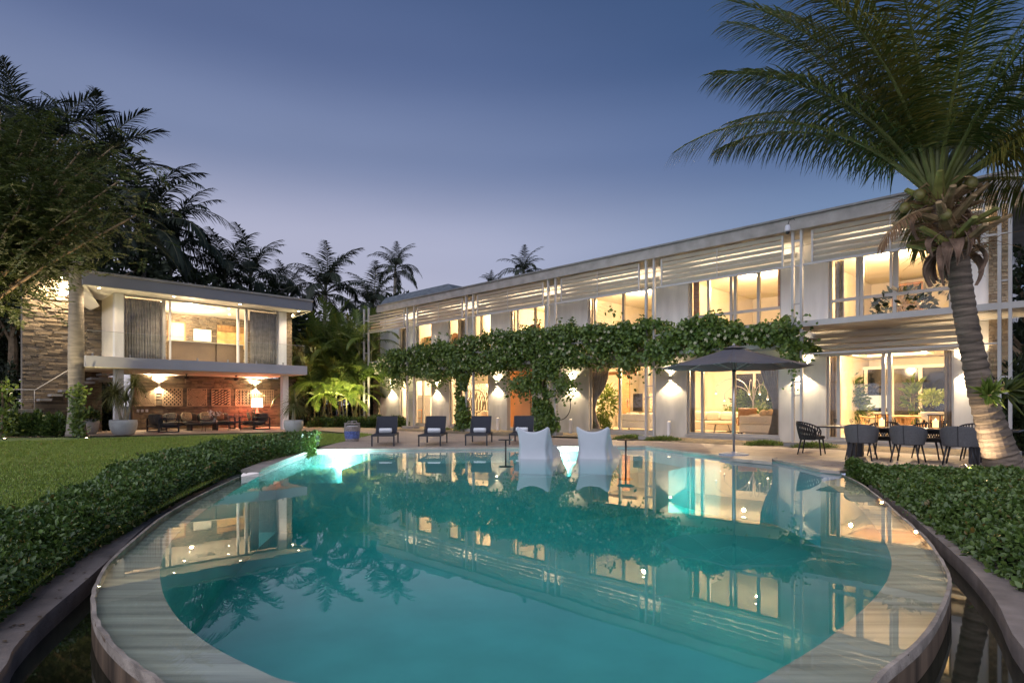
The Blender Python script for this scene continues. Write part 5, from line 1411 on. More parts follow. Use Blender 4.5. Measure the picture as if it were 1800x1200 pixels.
#        az   el0  bend  L   leaf droop roll twist yellow side
HF = [(186, 54, 66, 4.4, .8, .6, 0, 0, 0), (205, 66, 58, 4.4, .85, .6, 0, 0, 1), (165, 68, 52, 4.8, .85, .45, 0, .2, 0), (-95, 50, 80, 4.2, .85, .7, 0, 0, 0), (-25, 35, 75, 4.6, .85, .75, 0, 0, 1), (5, 60, 60, 4.8, .85, .6, 0, .2, 0), (85, 80, 40, 4.8, .85, .4, 0, 0, 0), (-125, 84, 40, 4.6, .85, .4, 0, 0, 0), (176, 44, 78, 4.7, .80, .62, 0, 0, 0), (183, 66, 62, 4.9, .85, .42, .0, .2, 0), (172, 58, 60, 4.4, .8, .5, 0, -.2, 0), (196, 74, 48, 4.6, .8, .45, 0, .3, 0), (160, 76, 45, 4.6, .8, .45, 0, 0, 0),
      (130, 62, 65, 4.5, .8, .5, 0, 0, 0), (100, 70, 60, 4.6, .8, .5, 0, 0, 0), (70, 60, 70, 4.6, .8, .55, 0, 0, 0), (40, 55, 75, 4.6, .85, .6, 0, 0, 1), (12, 48, 80, 4.6, .85, .65, 0, 0, 0), (-12, 62, 70, 4.5, .85, .6, 0, 0, 0),
      (-38, 50, 85, 4.4, .85, .7, 0, 0, 1), (-70, 62, 80, 4.2, .8, .65, 0, 0, 0), (-110, 70, 70, 4.2, .8, .6, 0, 0, 0), (-140, 74, 60, 4.2, .8, .5, 0, 0, 1), (20, 82, 40, 4.6, .8, .35, 0, 0, 0), (150, 86, 30, 4.4, .75, .3, 0, .4, 0), (-20, 78, 45, 4.5, .8, .4, 0, 0, 0),
      (-60, 30, 70, 4.0, .8, .8, 0, 0, 1), (15, 22, 60, 4.0, .8, .8, 0, 0, 0), (145, 52, 62, 4.2, .8, .7, 0, 0, 0), (60, 28, 70, 4.2, .8, .7, 0, 0, 0), (168, 80, 38, 4.8, .8, .4, 0, .3, 0), (0, 68, 55, 4.8, .85, .5, 0, .3, 1)]
for k, (az, el, bd, L_, ll, dr, ro, tw, yl) in enumerate(HF):
    me = frond_mesh('frond', L_, R(el), R(bd), 112, ll * 1.1, .0135, dr * 1.35, frond_yellow if yl else frond_green, rachis_m, .17, .22, tw, rad=.042, side=random.uniform(-.2, .2))
    frond(me, palm, R(az), ct + Vector((math.cos(R(az)), math.sin(R(az)), 0)) * .12)
for k, (az, el) in enumerate(((195, -8), (30, 12))):     # dry brown fronds low in the crown
    me = frond_mesh('frond', 1.5, R(el), R(60), 30, .35, .012, .9, leafmat('dry_leaflet', (.16, .085, .04), (.28, .16, .08), .7, .15), boot_m, .3, .1, rad=.03)
    frond(me, palm, R(az), top + Vector((0, 0, -.15)))
# epiphytes on the trunk
ep = thing('epiphyte', 'bright green epiphyte growing on the coconut palm trunk', 'plant', at(1738, 694, BY - .24))
n = 60; d_ = rdir(n, .5); d_[:, 1] = -abs(d_[:, 1]) * .5
leaves('leaf_cluster', d_ * .04, d_, rdir(n, .6), RNG.uniform(.14, .34, n), .028, leafmat('epiphyte_leaf', (.12, .19, .03), (.25, .32, .06), .4, .3), ep, six=True, curl=.35)
w_ = MB()
for k in range(9):
    q = Vector((random.uniform(-1, .6), -.2, random.uniform(-.1, 1))); w_.tube([(0, 0, 0), q * .35, q * .75 + Vector((0, 0, -.1))], .003, 4)
w_.build('aerial_root', rachis_m, ep)
ep2 = thing('epiphyte', 'dark strap-leaved epiphyte on the right side of the coconut palm trunk', 'plant', at(1765, 688, BY))
n = 40; d_ = rdir(n, .3); d_[:, 0] = abs(d_[:, 0]) + .4; d_ = unit(d_)
leaves('leaf_cluster', d_ * .05, d_, rdir(n, .6), RNG.uniform(.2, .5, n), .025, frond_green, ep2, six=True, curl=.35)

# far palms: shared frond meshes
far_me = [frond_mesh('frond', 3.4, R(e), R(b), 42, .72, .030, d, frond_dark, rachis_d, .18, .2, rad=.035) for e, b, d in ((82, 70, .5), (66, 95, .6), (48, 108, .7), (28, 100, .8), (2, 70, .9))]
def far_palm(u, v, y, label, size=1.0, n=20, wind=0.0, trunk_r=.16, seed=0, group='palms behind the houses'):
    x, _, z = at(u, v, y); random.seed(seed + 100)
    t = thing('palm_tree', label, 'palm tree', (x, y, 0), 0, group)
    ben = random.uniform(-.6, .6)
    pth = catmull([(ben, 0, -.0), (ben * .7, 0, z * .4), (ben * .2, 0, z * .75), (0, 0, z)], 5)
    MB().tube(pth, [trunk_r * (1.2 - .35 * i / len(pth)) for i in range(len(pth))], 10).build('trunk', trunk_grey, t)
    for k in range(n):
        lv = k / n; m = far_me[min(4, int(lv * 5))]; frond(m, t, k * 2.399 + random.uniform(-.2, .2) , (0, 0, z + .25 * (1 - lv)), random.uniform(-.15, .15), size * random.uniform(.88, 1.12))
    return t
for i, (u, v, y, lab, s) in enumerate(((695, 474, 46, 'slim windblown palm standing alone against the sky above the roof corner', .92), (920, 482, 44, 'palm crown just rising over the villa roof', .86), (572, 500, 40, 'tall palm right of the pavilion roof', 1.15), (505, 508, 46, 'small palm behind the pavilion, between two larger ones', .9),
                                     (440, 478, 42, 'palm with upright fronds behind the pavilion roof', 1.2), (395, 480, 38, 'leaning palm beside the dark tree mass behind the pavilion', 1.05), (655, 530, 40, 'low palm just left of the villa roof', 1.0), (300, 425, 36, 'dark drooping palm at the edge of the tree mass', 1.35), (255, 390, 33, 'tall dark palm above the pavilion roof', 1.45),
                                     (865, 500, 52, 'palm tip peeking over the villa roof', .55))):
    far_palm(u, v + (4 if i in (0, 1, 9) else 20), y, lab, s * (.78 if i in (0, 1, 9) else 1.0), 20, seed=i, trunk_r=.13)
# royal palm in front of the stair wall and darker palms above it
royal_me = [frond_mesh('frond', 4.2, R(e), R(b), 60, .85, .026, d, frond_dark, rachis_d, .12, .5, rad=.045) for e, b, d in ((80, 70, .5), (55, 85, .6), (30, 85, .7), (8, 70, .8))]
def tall_palm(u, vb, vt, lab, r=.27, shaft=True, ybase=None, fr=16, sz=1.0, lit=False):
    x, y = gp(u, vb) if ybase is None else (tt(u) * ybase, ybase)
    z = EYE + (V0 - vt) / F * y
    t = thing('royal_palm', lab, 'palm tree', (x, y, 0), 0, 'tall palms on the left')
    zs = np.linspace(0, z - (1.6 if shaft else 0), 60); rr_ = [np.interp(q, [0, .3, 1.2, 3.5, z - 1.6], [r * 1.45, r * 1.25, r * 1.0, r * 1.05, r * .85]) * (1 + (.02 if i % 3 == 0 else 0)) for i, q in enumerate(zs)]
    MB().tube([(0, 0, q) for q in zs], rr_, 18).build('trunk', mat('royal_trunk', (.27, .23, .185), .8, var=.25, scale=2.5, bump=.4, stretch=(1, 1, 6)), t, smooth=True)
    if shaft: MB().tube([(0, 0, z - 1.6), (0, 0, z - 1.3), (0, 0, z - .6), (0, 0, z)], [r * .84, r * .95, r * .7, r * .4], 16).build('crownshaft', mat('green_crownshaft', (.10, .15, .06), .5, var=.25, scale=3, stretch=(1, 1, .3)), t, smooth=True)
    fr = int(fr * 1.4)
    for k in range(fr):
        lv = k / fr; frond(royal_me[min(3, int(lv * 4))], t, k * 2.399 + .4, (0, 0, z - .05), random.uniform(-.2, .2), sz)
    return t
tall_palm(134, 766, 392, 'royal palm with smooth grey trunk on the lawn in front of the stair wall')
tall_palm(60, 0, 300, 'dark royal palm behind the feathery tree, upper left', .3, True, 31, 15, 1.35)
tall_palm(160, 0, 330, 'dark royal palm behind the feathery tree, nearer the pavilion', .3, True, 34, 15, 1.4)
tall_palm(8, 0, 265, 'dark royal palm at the left edge of the picture', .3, True, 36, 14, 1.3)

# ---------------------------------------------------------------- leafy trees
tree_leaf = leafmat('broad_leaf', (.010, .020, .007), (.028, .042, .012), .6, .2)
bark = mat('bark', (.20, .14, .085), .85, var=.35, scale=6, bump=.6)
def lobes(c, r, n): return [(c + Vector((random.gauss(0, 1) * r[0], random.gauss(0, 1) * r[1], random.gauss(0, 1) * r[2]))) for _ in range(n)]
def leafy_tree(u, y, ztop, rad_, label, nl=4000, lsize=.28, m=None, seed=1, name='leafy_tree'):
    random.seed(seed); x = tt(u) * y
    t = thing(name, label, 'tree', (x, y, 0), 0, 'dark trees behind the houses')
    zc = ztop - rad_ * .8
    tk = MB().tube([(0, 0, -.05), (.1, 0, zc * .5), (0, 0, zc)], [.25, .2, .1], 8)
    tk.build('trunk', bark, t)
    L_ = lobes(Vector((0, 0, zc)), (rad_ * .55, rad_ * .5, rad_ * .42), 16)
    lm = MB()
    for p in L_: lm.tube([(0, 0, zc * .55), tuple(Vector((0, 0, zc * .8)).lerp(p, .4)), tuple(p)], [.09, .06, .02], 5)
    lm.build('limb', bark, t)
    cs = np.array([tuple(p) for p in L_]); k = RNG.integers(0, len(cs), nl); d = rdir(nl); rr_ = rad_ * .36 * RNG.uniform(.35, 1, nl) ** .5
    P_ = cs[k] + d * rr_[:, None] * np.array([1.15, 1.0, .8])
    leaves('crown', P_, unit(d + rdir(nl) * .8), rdir(nl, .5), RNG.uniform(.6, 1.3, nl) * lsize, lsize * .28, m or tree_leaf, t)
    return t
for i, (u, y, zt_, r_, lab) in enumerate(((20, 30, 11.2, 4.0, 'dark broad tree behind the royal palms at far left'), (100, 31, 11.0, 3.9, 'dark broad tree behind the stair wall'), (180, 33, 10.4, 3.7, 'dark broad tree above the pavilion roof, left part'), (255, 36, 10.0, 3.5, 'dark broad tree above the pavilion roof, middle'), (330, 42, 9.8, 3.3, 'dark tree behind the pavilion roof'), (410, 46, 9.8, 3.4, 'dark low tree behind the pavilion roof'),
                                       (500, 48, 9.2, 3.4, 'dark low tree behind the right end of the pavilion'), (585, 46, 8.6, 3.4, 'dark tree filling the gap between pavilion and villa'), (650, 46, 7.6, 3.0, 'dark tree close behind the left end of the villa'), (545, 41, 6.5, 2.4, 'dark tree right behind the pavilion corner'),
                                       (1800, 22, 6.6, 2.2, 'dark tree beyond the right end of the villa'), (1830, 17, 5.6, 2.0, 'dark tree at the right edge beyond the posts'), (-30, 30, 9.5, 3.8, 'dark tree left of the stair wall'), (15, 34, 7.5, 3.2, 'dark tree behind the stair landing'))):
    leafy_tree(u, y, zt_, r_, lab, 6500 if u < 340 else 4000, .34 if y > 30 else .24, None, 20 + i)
# feathery tree reaching in from the left, its branches lit from below
random.seed(5)
ft = thing('feathery_tree', 'feathery-leaved tree reaching in from the left with lamp-lit branches', 'tree', (-17.6, 18.5, 0))
fo = Vector((-17.6, 18.5, 0))
def fpt(u, v, y): return Vector(at(u, v - 62, y)) - fo
MB().tube([(0, 0, -.05), (.1, 0, 1.6), (.35, 0, 3.2), (.6, .1, 4.4)], [.26, .2, .16, .12], 10).build('trunk', bark, ft, smooth=True)
tips = [fpt(u, v, y) for u, v, y in ((80, 430, 18), (120, 380, 17.5), (40, 330, 18.5), (170, 420, 17), (10, 400, 19), (210, 380, 16.8), (70, 300, 19), (140, 330, 18), (240, 440, 17), (0, 300, 18), (60, 380, 17), (150, 460, 18.4), (40, 290, 19.5), (0, 260, 20), (110, 300, 19.5), (200, 320, 18.5), (-30, 400, 17), (40, 420, 16.5))]
lb = []
for p in tips:
    st_p = Vector((.5, .05, 3.6)); mid = st_p.lerp(p, .5) + Vector((random.uniform(-.4, .4), random.uniform(-.3, .3), random.uniform(.1, .5)))
    c = catmull([tuple(st_p), tuple(mid), tuple(p)], 5); lb.append(c)
    MB().tube(c, [.055 * (1 - .8 * i / len(c)) + .006 for i in range(len(c))], 6).build('limb', mat('painted_lit_bark', (.24, .16, .085), .85, var=.3, scale=6), ft, smooth=True)  # limb bark painted lighter and warmer than the trunk's, for the uplight
P_, D_ = [], []
for c in lb:
    for q in range(150):
        k = random.uniform(.35, 1.05) * (len(c) - 1); a = Vector(c[min(int(k), len(c) - 1)]) + Vector([max(-1.0, min(.95, random.gauss(m_, s_))) for m_, s_ in ((0, .62), (0, .6), (.05, .48))])
        d = Vector((random.gauss(0, 1), random.gauss(0, 1), random.gauss(-.1, .45))).normalized(); l = random.uniform(.35, .7); rt = d.cross(Vector((0, 0, 1))).normalized()
        for s_ in np.linspace(.05, 1, 15):
            for sg in (1, -1):
                b = a + d * l * s_ + Vector((0, 0, -.12 * s_ * s_)); P_.append(tuple(b)); D_.append(tuple(d * .55 + rt * sg + Vector((0, 0, -.15))))
n = len(P_)
leaves('crown', np.array(P_), np.array(D_), rdir(n, 1.2), RNG.uniform(.09, .16, n), .020, leafmat('feathery_leaf', (.030, .048, .010), (.085, .105, .022), .5, .35), ft)
light('SPOT', (-15.6, 17.6, .15), 650, WARM2, None, .06, aim=(-.12, .1, 1), angle=95, blend=.7, name='tree_uplight')
light('SPOT', (-13.6, 18.4, .15), 500, WARM2, None, .06, aim=(-.1, -.02, 1), angle=90, blend=.7, name='tree_uplight')

# ---------------------------------------------------------------- shrubs, areca palms, planters
def shrub(x, y, w, d, h, label, m, n=2500, ls=.11, name='shrub', group=None, z0=0.0, spike=False, parent_label=True):
    t = thing(name, label, 'shrub', (x, y, z0), 0, group)
    dr = rdir(n, .25); dr[:, 2] = np.abs(dr[:, 2]); k = RNG.uniform(.55, 1.02, n)[:, None] + .12 * np.sin(dr[:, :1] * 9 + dr[:, 1:2] * 7)
    P_ = dr * k * np.array([w / 2, d / 2, h]); leaves('foliage', P_, unit(dr + rdir(n) * .7), rdir(n, .5), ls * RNG.uniform(.6, 1.3, n), ls * .26, m, t, six=ls > .13)
    st_ = MB()
    for q in range(9):
        a = random.uniform(0, 6.28); st_.tube([(0, 0, -.03), (math.cos(a) * w * .2, math.sin(a) * d * .2, h * .45), (math.cos(a) * w * .38, math.sin(a) * d * .38, h * .8)], [.014, .01, .005], 4)
    st_.build('stem', bark, t); return t
shrub_m = leafmat('shrub_leaf', (.03, .06, .015), (.09, .14, .03), .4, .25); shrub_l = leafmat('bright_shrub_leaf', (.07, .12, .02), (.19, .25, .05), .4, .3)
for i, (u, v, w, h, lab) in enumerate(((20, 757, 1.5, 1.0, 'low shrub at the left edge under the stair landing'), (62, 757, 1.5, .95, 'low shrub under the first stair treads'), (100, 757, 1.4, .9, 'low shrub left of the royal palm'))):
    x, y = tt(u) * 24.6, 24.6; shrub(x, y, w, 1.2, h, lab, shrub_m, 2600, .14, group='shrubs in front of the stair wall')
for i, (u, v, w, h, lab) in enumerate(((565, 749, 1.6, .55, 'low bush right of the pavilion planter'), (598, 749, 1.6, .6, 'low bush in front of the areca palms'), (632, 750, 1.5, .55, 'low bush behind the wicker basket'), (662, 750, 1.4, .62, 'low bush left of the first lounger'), (698, 751, 1.3, .6, 'low bush behind the first lounger'))):
    x, y = tt(u) * 34.6, 34.6; shrub(x, y, w, 1.0, h, lab, shrub_m, 2200, .12, group='low bushes along the path')
x, y, _ = vw(vs_(1056, .75), .75); shrub(x, y, .95, .75, .72, 'round clipped bush beside the tied-back curtain', shrub_l, 3200, .07, name='round_bush', z0=.15)
for u, lab in ((1165, 'mossy bright groundcover left of the living room window'), (1345, 'mossy bright groundcover left of the ladder column plinth'), (1432, 'mossy bright groundcover right of the ladder column plinth'), (1110, 'mossy groundcover beside the column plinth'), (770, 'low groundcover below the cabinet window')):
    x, y, _ = vw(vs_(u, -2.2), -2.2); shrub(x, y, 1.3, .7, .14, lab, shrub_l, 1500, .06, name='groundcover_patch', group='groundcover patches along the villa')
# areca palms between the houses, lit from below
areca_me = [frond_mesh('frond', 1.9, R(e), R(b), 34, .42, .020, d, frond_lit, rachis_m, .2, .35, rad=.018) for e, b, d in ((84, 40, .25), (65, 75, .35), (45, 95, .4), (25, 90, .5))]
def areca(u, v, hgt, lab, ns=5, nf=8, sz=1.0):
    x, y = tt(u) * v, v; t = thing('areca_palm', lab, 'palm', (x, y, 0), 0, 'areca palms between the houses')
    for s_ in range(ns):
        a = s_ * 2.4; bx, by = .35 * math.cos(a), .3 * math.sin(a); h = hgt * (1.0 if s_ == 0 else random.uniform(.4, .95)); lx_, ly_ = bx * 2.0, by * 2.0
        MB().tube([(bx, by, -.03), ((bx + lx_) / 2, (by + ly_) / 2, h * .5), (lx_, ly_, h)], [.05, .045, .035], 8).build('stem', mat('cane_stem', (.26, .24, .10), .6, var=.25, scale=5), t, smooth=True)
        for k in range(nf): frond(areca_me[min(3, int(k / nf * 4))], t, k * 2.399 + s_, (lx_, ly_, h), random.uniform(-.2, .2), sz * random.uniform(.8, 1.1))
areca(556, 36, 2.4, 'areca palm beside the pavilion column', 5, 8, 1.35); areca(585, 36.5, 4.4, 'taller areca palm left of the villa corner', 5, 9, 1.6); areca(612, 35.6, 2.4, 'areca palm in the middle of the lit clump', 5, 8, 1.35); areca(634, 36.2, 5.0, 'slender areca palm with long pale canes at the villa corner', 5, 9, 1.35)
areca(540, 37.5, 4.0, 'areca palm close behind the pavilion corner', 4, 9, 1.6); areca(566, 38, 5.2, 'areca palm behind the lit clump', 4, 9, 1.6)
for u, v, pw_ in ((560, 752, 500), (590, 752, 620), (622, 753, 560), (655, 752, 420)):
    x, y = tt(u) * 33.7, 33.7; light('SPOT', (x, y, .5), pw_, (1, .85, .45), None, .05, aim=(0, .35, 1), angle=110, blend=.7, name='garden_uplight')
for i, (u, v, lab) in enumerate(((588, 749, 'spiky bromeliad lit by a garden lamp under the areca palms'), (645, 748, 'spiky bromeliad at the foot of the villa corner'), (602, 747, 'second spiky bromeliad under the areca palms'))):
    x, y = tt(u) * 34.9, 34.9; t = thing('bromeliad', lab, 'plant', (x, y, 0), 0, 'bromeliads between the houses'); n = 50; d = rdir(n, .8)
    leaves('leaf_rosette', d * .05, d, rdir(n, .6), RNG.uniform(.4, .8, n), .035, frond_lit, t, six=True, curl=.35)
# ponytail palms in bowls
def planter(u, v, w, h, lab, group='round cast planters by the pavilion'):
    x, y = gp(u, v); t = thing('planter_bowl', lab, 'planter', (x, y, 0), 0, group); r = w / 2
    MB().lathe([(r * .55, 0), (r * .75, h * .10), (r * .95, h * .45), (r * 1.0, h * .75), (r * .97, h), (r * .90, h), (r * .88, h * .92)], 32).build('bowl', planter_m, t, smooth=True)
    MB().lathe([(r * .89, h * .90), (0, h * .94)], 24).build('soil', soil, t); return x, y, h
pony_m = leafmat('ponytail_leaf', (.07, .09, .02), (.17, .17, .05), .5, .3)
def ponytail(x, y, z, heads, lab, stem):
    t = thing('ponytail_palm', lab, 'plant', (x, y, z), 0, 'ponytail palms in planters')
    for hx, hy, hz, r_, n in heads:
        MB().tube([(hx * .25, hy * .25, 0), (hx * .6, hy * .6, hz * .5), (hx, hy, hz)], [stem * 1.5, stem, stem * .7], 8).build('stem', mat('pale_stem', (.36, .31, .22), .8, var=.25), t, smooth=True)
        az = RNG.uniform(0, 2 * PI, n); el = np.radians(RNG.uniform(-10, 85, n)); mb = MB()
        for a, e in zip(az, el):
            l = r_ * random.uniform(.8, 1.25); d = Vector((math.cos(a) * math.cos(e), math.sin(a) * math.cos(e), math.sin(e))); q = Vector((hx, hy, hz)); sd = Vector((-math.sin(a), math.cos(a), 0)); o = len(mb.v)
            for k, w in enumerate((.010, .012, .010, .007, .001)):
                mb.v += [tuple(q + sd * w), tuple(q - sd * w)]; d = (d + Vector((0, 0, -.55))).normalized() if k else d; q = q + d * l * .28
            for k in range(4): mb.f.append((o + 2 * k, o + 2 * k + 1, o + 2 * k + 3, o + 2 * k + 2))
        mb.build('leaf_head', pony_m, t)['kind'] = 'stuff'
x, y, h = planter(217, 764.5, 1.03, .64, 'wide pale planter bowl at the left column of the pavilion'); ponytail(x, y, h * .9, ((-.35, 0, 1.0, .9, 260), (.5, -.05, 1.45, .8, 240), (.05, .1, .85, .75, 160)), 'spiky ponytail palm with three heads in the left planter', .045)
x, y, h = planter(516, 760.5, .86, .58, 'round pale planter bowl at the right column of the pavilion'); ponytail(x, y, h * .9, ((0, 0, .62, .85, 330),), 'mop-headed ponytail palm in the right planter', .07)
x, y, h = planter(160, 762.5, .62, .66, 'pale planter bowl half hidden by the royal palm trunk'); shrub(x, y, .7, .7, .5, 'leafy plant in the planter beside the royal palm', shrub_m, 500, .14, z0=h * .85)
# climbing plant at the foot of the royal palm, lit from below
x, y = gp(146, 767); t = thing('climbing_plant', 'broad-leaved climber lit from below on the royal palm trunk', 'plant', (x, y - .1, 0)); n = 420
h_ = RNG.uniform(.05, 2.0, n); P_ = np.stack([RNG.normal(.05, .16, n), -abs(RNG.normal(0, .14, n)) - .12, h_], 1); leaves('foliage', P_, rdir(n), np.array([0, -1, .4]) + rdir(n) * .6, RNG.uniform(.10, .24, n), .055, shrub_l, t, six=True)
MB().tube([(0, -.1, 0), (.06, -.14, 1), (.02, -.12, 2)], .012, 5).build('stem', bark, t)
x, y = gp(3, 768); t = thing('climbing_plant', 'broad-leaved plant lit from below at the left edge', 'plant', (x, y, 0)); n = 300
h_ = RNG.uniform(.05, 2.2, n); P_ = np.stack([RNG.normal(0, .25, n), RNG.normal(0, .2, n), h_], 1); leaves('foliage', P_, rdir(n), rdir(n, .3), RNG.uniform(.12, .28, n), .06, shrub_l, t, six=True)
MB().tube([(0, 0, 0), (.05, 0, 1.1), (0, 0, 2.2)], [.05, .045, .03], 7).build('stem', bark, t)
for u, v, lab in ((152, 771, 'small lit ground lamp at the foot of the royal palm'), (8, 772, 'small lit ground lamp at the left edge of the lawn')):
    x, y = gp(u, v); t = thing('ground_lamp', lab, 'ground lamp', (x, y, 0), 0, 'ground lamps in the lawn')
    MB().lathe([(.08, -.01), (.09, .03), (.07, .04)], 16).build('ring', dark_metal, t); MB().lathe([(.068, .038), (0, .045)], 16).build('lens', bulb, t)
    light('SPOT', (x, y, .08), 300, (1, .82, .45), None, .05, aim=(0, .16, 1), angle=100, blend=.7, name='ground_lamp_light')
for i in range(7):     # dark plants behind the doorway and round the far corners
    u, v, w, h, lab = ((190, 746, 1.2, 2.2, 'tall bamboo-like plant in the dark doorway of the pavilion'), (530, 742, 1.4, 2.6, 'dark plant behind the right planter'), (545, 735, 2.0, 4.5, 'tall dark shrub behind the pavilion corner'), (600, 733, 2.6, 5.0, 'tall dark shrub behind the areca palms'), (640, 735, 2.0, 4.8, 'tall dark shrub at the villa corner'), (1792, 788, 1.0, 2.4, 'dark plant beyond the right-hand posts'), (10, 742, 2.6, 3.2, 'tall dark shrub behind the stair landing'))[i]
    y = (30, 36, 39, 40, 39, 16.2, 29.5)[i]; x = tt(u) * y; shrub(x, y, w, w * .7, h, lab, tree_leaf, 2600, .22, name='tall_shrub', group='dark shrubs behind the lit planting')

# ---------------------------------------------------------------- the flowering vine on the pergola
random.seed(9)
vine = thing('flowering_vine', 'dense flowering vine sprawling over the pergola along the villa', 'vine', VO, VR)
vine_m = leafmat('vine_leaf', (.035, .078, .012), (.155, .225, .042), .38, .25)
Ps, Ns = [], []
def blob(n, s0, s1, fn_lo, fn_hi, d0, d1):
    s = RNG.uniform(s0, s1, n); lo_ = fn_lo(s); hi_ = fn_hi(s); w = RNG.uniform(0, 1, n)
    # denser near the outside of the mass
    d = d0 + (d1 - d0) * np.where(RNG.uniform(0, 1, n) < .62, RNG.uniform(0, .28, n), RNG.uniform(0, 1, n)); z = lo_ + (hi_ - lo_) * w
    return np.stack([s, d, z], 1)
v0, v1 = vs_(640, -2.2), vs_(1408, -2.2)
su = [vs_(u, -2.2) for u in (640, 680, 760, 840, 900, 1000, 1080, 1160, 1260, 1340, 1408)]
tp = [vz(u, v, -2.2) for u, v in ((640, 665), (680, 622), (760, 606), (840, 592), (900, 580), (1000, 575), (1080, 566), (1160, 566), (1260, 562), (1340, 578), (1408, 600))]
bt = [vz(u, v, -2.2) for u, v in ((640, 655), (680, 664), (760, 668), (840, 662), (900, 654), (1000, 654), (1080, 632), (1160, 632), (1260, 618), (1340, 622), (1408, 615))]
hi = lambda s: np.interp(s, su, tp) + .10 * np.sin(s * 3.1) + .08 * np.sin(s * 7.3 + 1) + .05 * np.sin(s * 17)
lo_f = lambda s: np.interp(s, su, bt) + .24 + .13 * np.sin(s * 2.3 + 1) + .10 * np.sin(s * 5.9) + .05 * np.sin(s * 15)
parts_ = [blob(62000, v0, v1, lo_f, hi, -2.55, -.35)]
def column(u, wbase, ztop_, n, d=-2.2, wtop=.5):
    c = vs_(u, d); z = RNG.uniform(0, ztop_, n); w = np.interp(z, [0, .8, 1.6, ztop_], [wbase, wbase * .9, wbase * .55, wtop]); a = RNG.uniform(0, 2 * PI, n); k = RNG.uniform(.5, 1, n)
    return np.stack([c + np.cos(a) * w * k + .12 * np.sin(z * 3), d + np.sin(a) * w * k * .6, z], 1)
parts_ += [column(955, .72, 3.0, 5200, -2.2, .75), column(812, .55, 2.8, 2600, -2.2, .4)]
for u, v, n, w, h in ((700, 690, 500, .8, .5), (770, 684, 500, .8, .5), (920, 700, 900, .8, .5), (985, 700, 700, .6, .6), (1060, 652, 400, .5, .4), (1105, 662, 420, .35, .5), (1165, 652, 700, .6, .45), (1395, 640, 350, .3, .7), (1380, 600, 500, .5, .35), (1240, 640, 300, .4, .3)):
    v -= 24; c = vs_(u, -2.2); zc = vz(u, v, -2.2); q = RNG.normal(0, 1, (n, 3)); parts_.append(np.stack([c + q[:, 0] * w * .55, -2.2 + q[:, 1] * .3, zc + q[:, 2] * h * .5], 1))
for k in range(46):                         # shoots that stick up and out
    s = random.uniform(v0 + .6, v1); z = float(hi(np.array([s]))[0]); l = random.uniform(.15, .5); n = 16; t_ = RNG.uniform(-.3, 1, n)
    parts_.append(np.stack([s + random.uniform(-.3, .3) * t_ + RNG.normal(0, .05, n), -2.2 + random.uniform(-.3, .8) + RNG.normal(0, .05, n), z + l * t_], 1))
P_ = np.concatenate(parts_)
gap = np.sin(P_[:, 0] * 2.1 + 1.5 * np.sin(P_[:, 2] * 2.3)) + np.sin(P_[:, 2] * 4.1 + 2 * np.sin(P_[:, 0] * 1.3)) + .8 * np.sin(P_[:, 0] * 5.3 + P_[:, 2] * 6.7)
P_ = P_[gap + RNG.normal(0, .35, len(P_)) < 1.15]; n = len(P_)
Nv = unit(np.stack([RNG.normal(0, .5, n), -1 + RNG.normal(0, .4, n), .55 + RNG.normal(0, .5, n)], 1))
Lf = RNG.uniform(.09, .17, n)
leaves('foliage', P_, unit(rdir(n) + np.array([0, -.25, -.35])), Nv, Lf, Lf * .36, vine_m, vine, six=True, fold=.2, curl=.12)
for u, lab in ((955, None), (812, None), (820, None)):
    c = vs_(u, -2.1); MB().tube([(c, -2.1, 0), (c + .1, -2.05, 1.0), (c - .08, -2.1, 2.0), (c + .1, -2.0, 3.1)], [.07, .06, .05, .045], 8).build('vine_stem', bark, vine, smooth=True)
hb = MB()
for k in range(16): 
    s = v0 + (v1 - v0) * k / 16; e = s + (v1 - v0) / 14; hb.tube([(s, random.uniform(-2.2, -1), 3.2), ((s + e) / 2, random.uniform(-2.2, -1), 3.4), (e, random.uniform(-2.2, -1), 3.25)], .025, 6)
hb.build('vine_stem', bark, vine, smooth=True)
fl = MB()
for k in range(5):
    a = 2 * PI * k / 5; ca, sa = math.cos(a), math.sin(a); b = len(fl.v)
    P3 = lambda r, w, z: (ca * r - sa * w, -z, sa * r + ca * w)
    fl.v += [P3(.008, -.006, -.03), P3(.008, .006, -.03), P3(.035, .018, .005), P3(.066, .020, .012), P3(.075, 0, .010), P3(.066, -.020, .012), P3(.035, -.018, .005)]; fl.f.append(tuple(b + q for q in range(7)))
fme = fl.mesh('flower', leafmat('cream_petal', (.55, .52, .36), (.68, .64, .46), .6, .3))
for k in range(105):
    s = v0 + (v1 - v0) * random.uniform(.06, .97); q = random.uniform(.08, .92); z = float((lo_f(np.array([s])) * (1 - q) + hi(np.array([s])) * q)[0])
    o = link('flower', fme, vine); o.location = (s, -2.62 - random.uniform(0, .06), z); o.rotation_euler = (random.uniform(-.5, .7), random.uniform(0, 6), random.uniform(-.7, .7)); o.scale = (.78,) * 3
# ring sculptures beside the vine pillars
for u, v, r_, lab in ((983, 712, .62, 'thin dark ring sculpture beside the larger vine pillar'), (838, 705, .55, 'thin dark ring sculpture in front of the mural window')):
    x, y, z = vw(vs_(u, -1.6), -1.6, vz(u, v, -1.6)); t = thing('ring_sculpture', lab, 'sculpture', (x, y, z), VR, 'ring sculptures along the villa')
    MB().tube([(r_ * math.cos(a), 0, r_ * math.sin(a)) for a in np.linspace(0, 2 * PI, 49)], .018, 7).build('ring', dark_metal, t, smooth=True); MB().tube([(0, 0, -z), (0, 0, -r_)], .018, 7).build('stand', dark_metal, t)
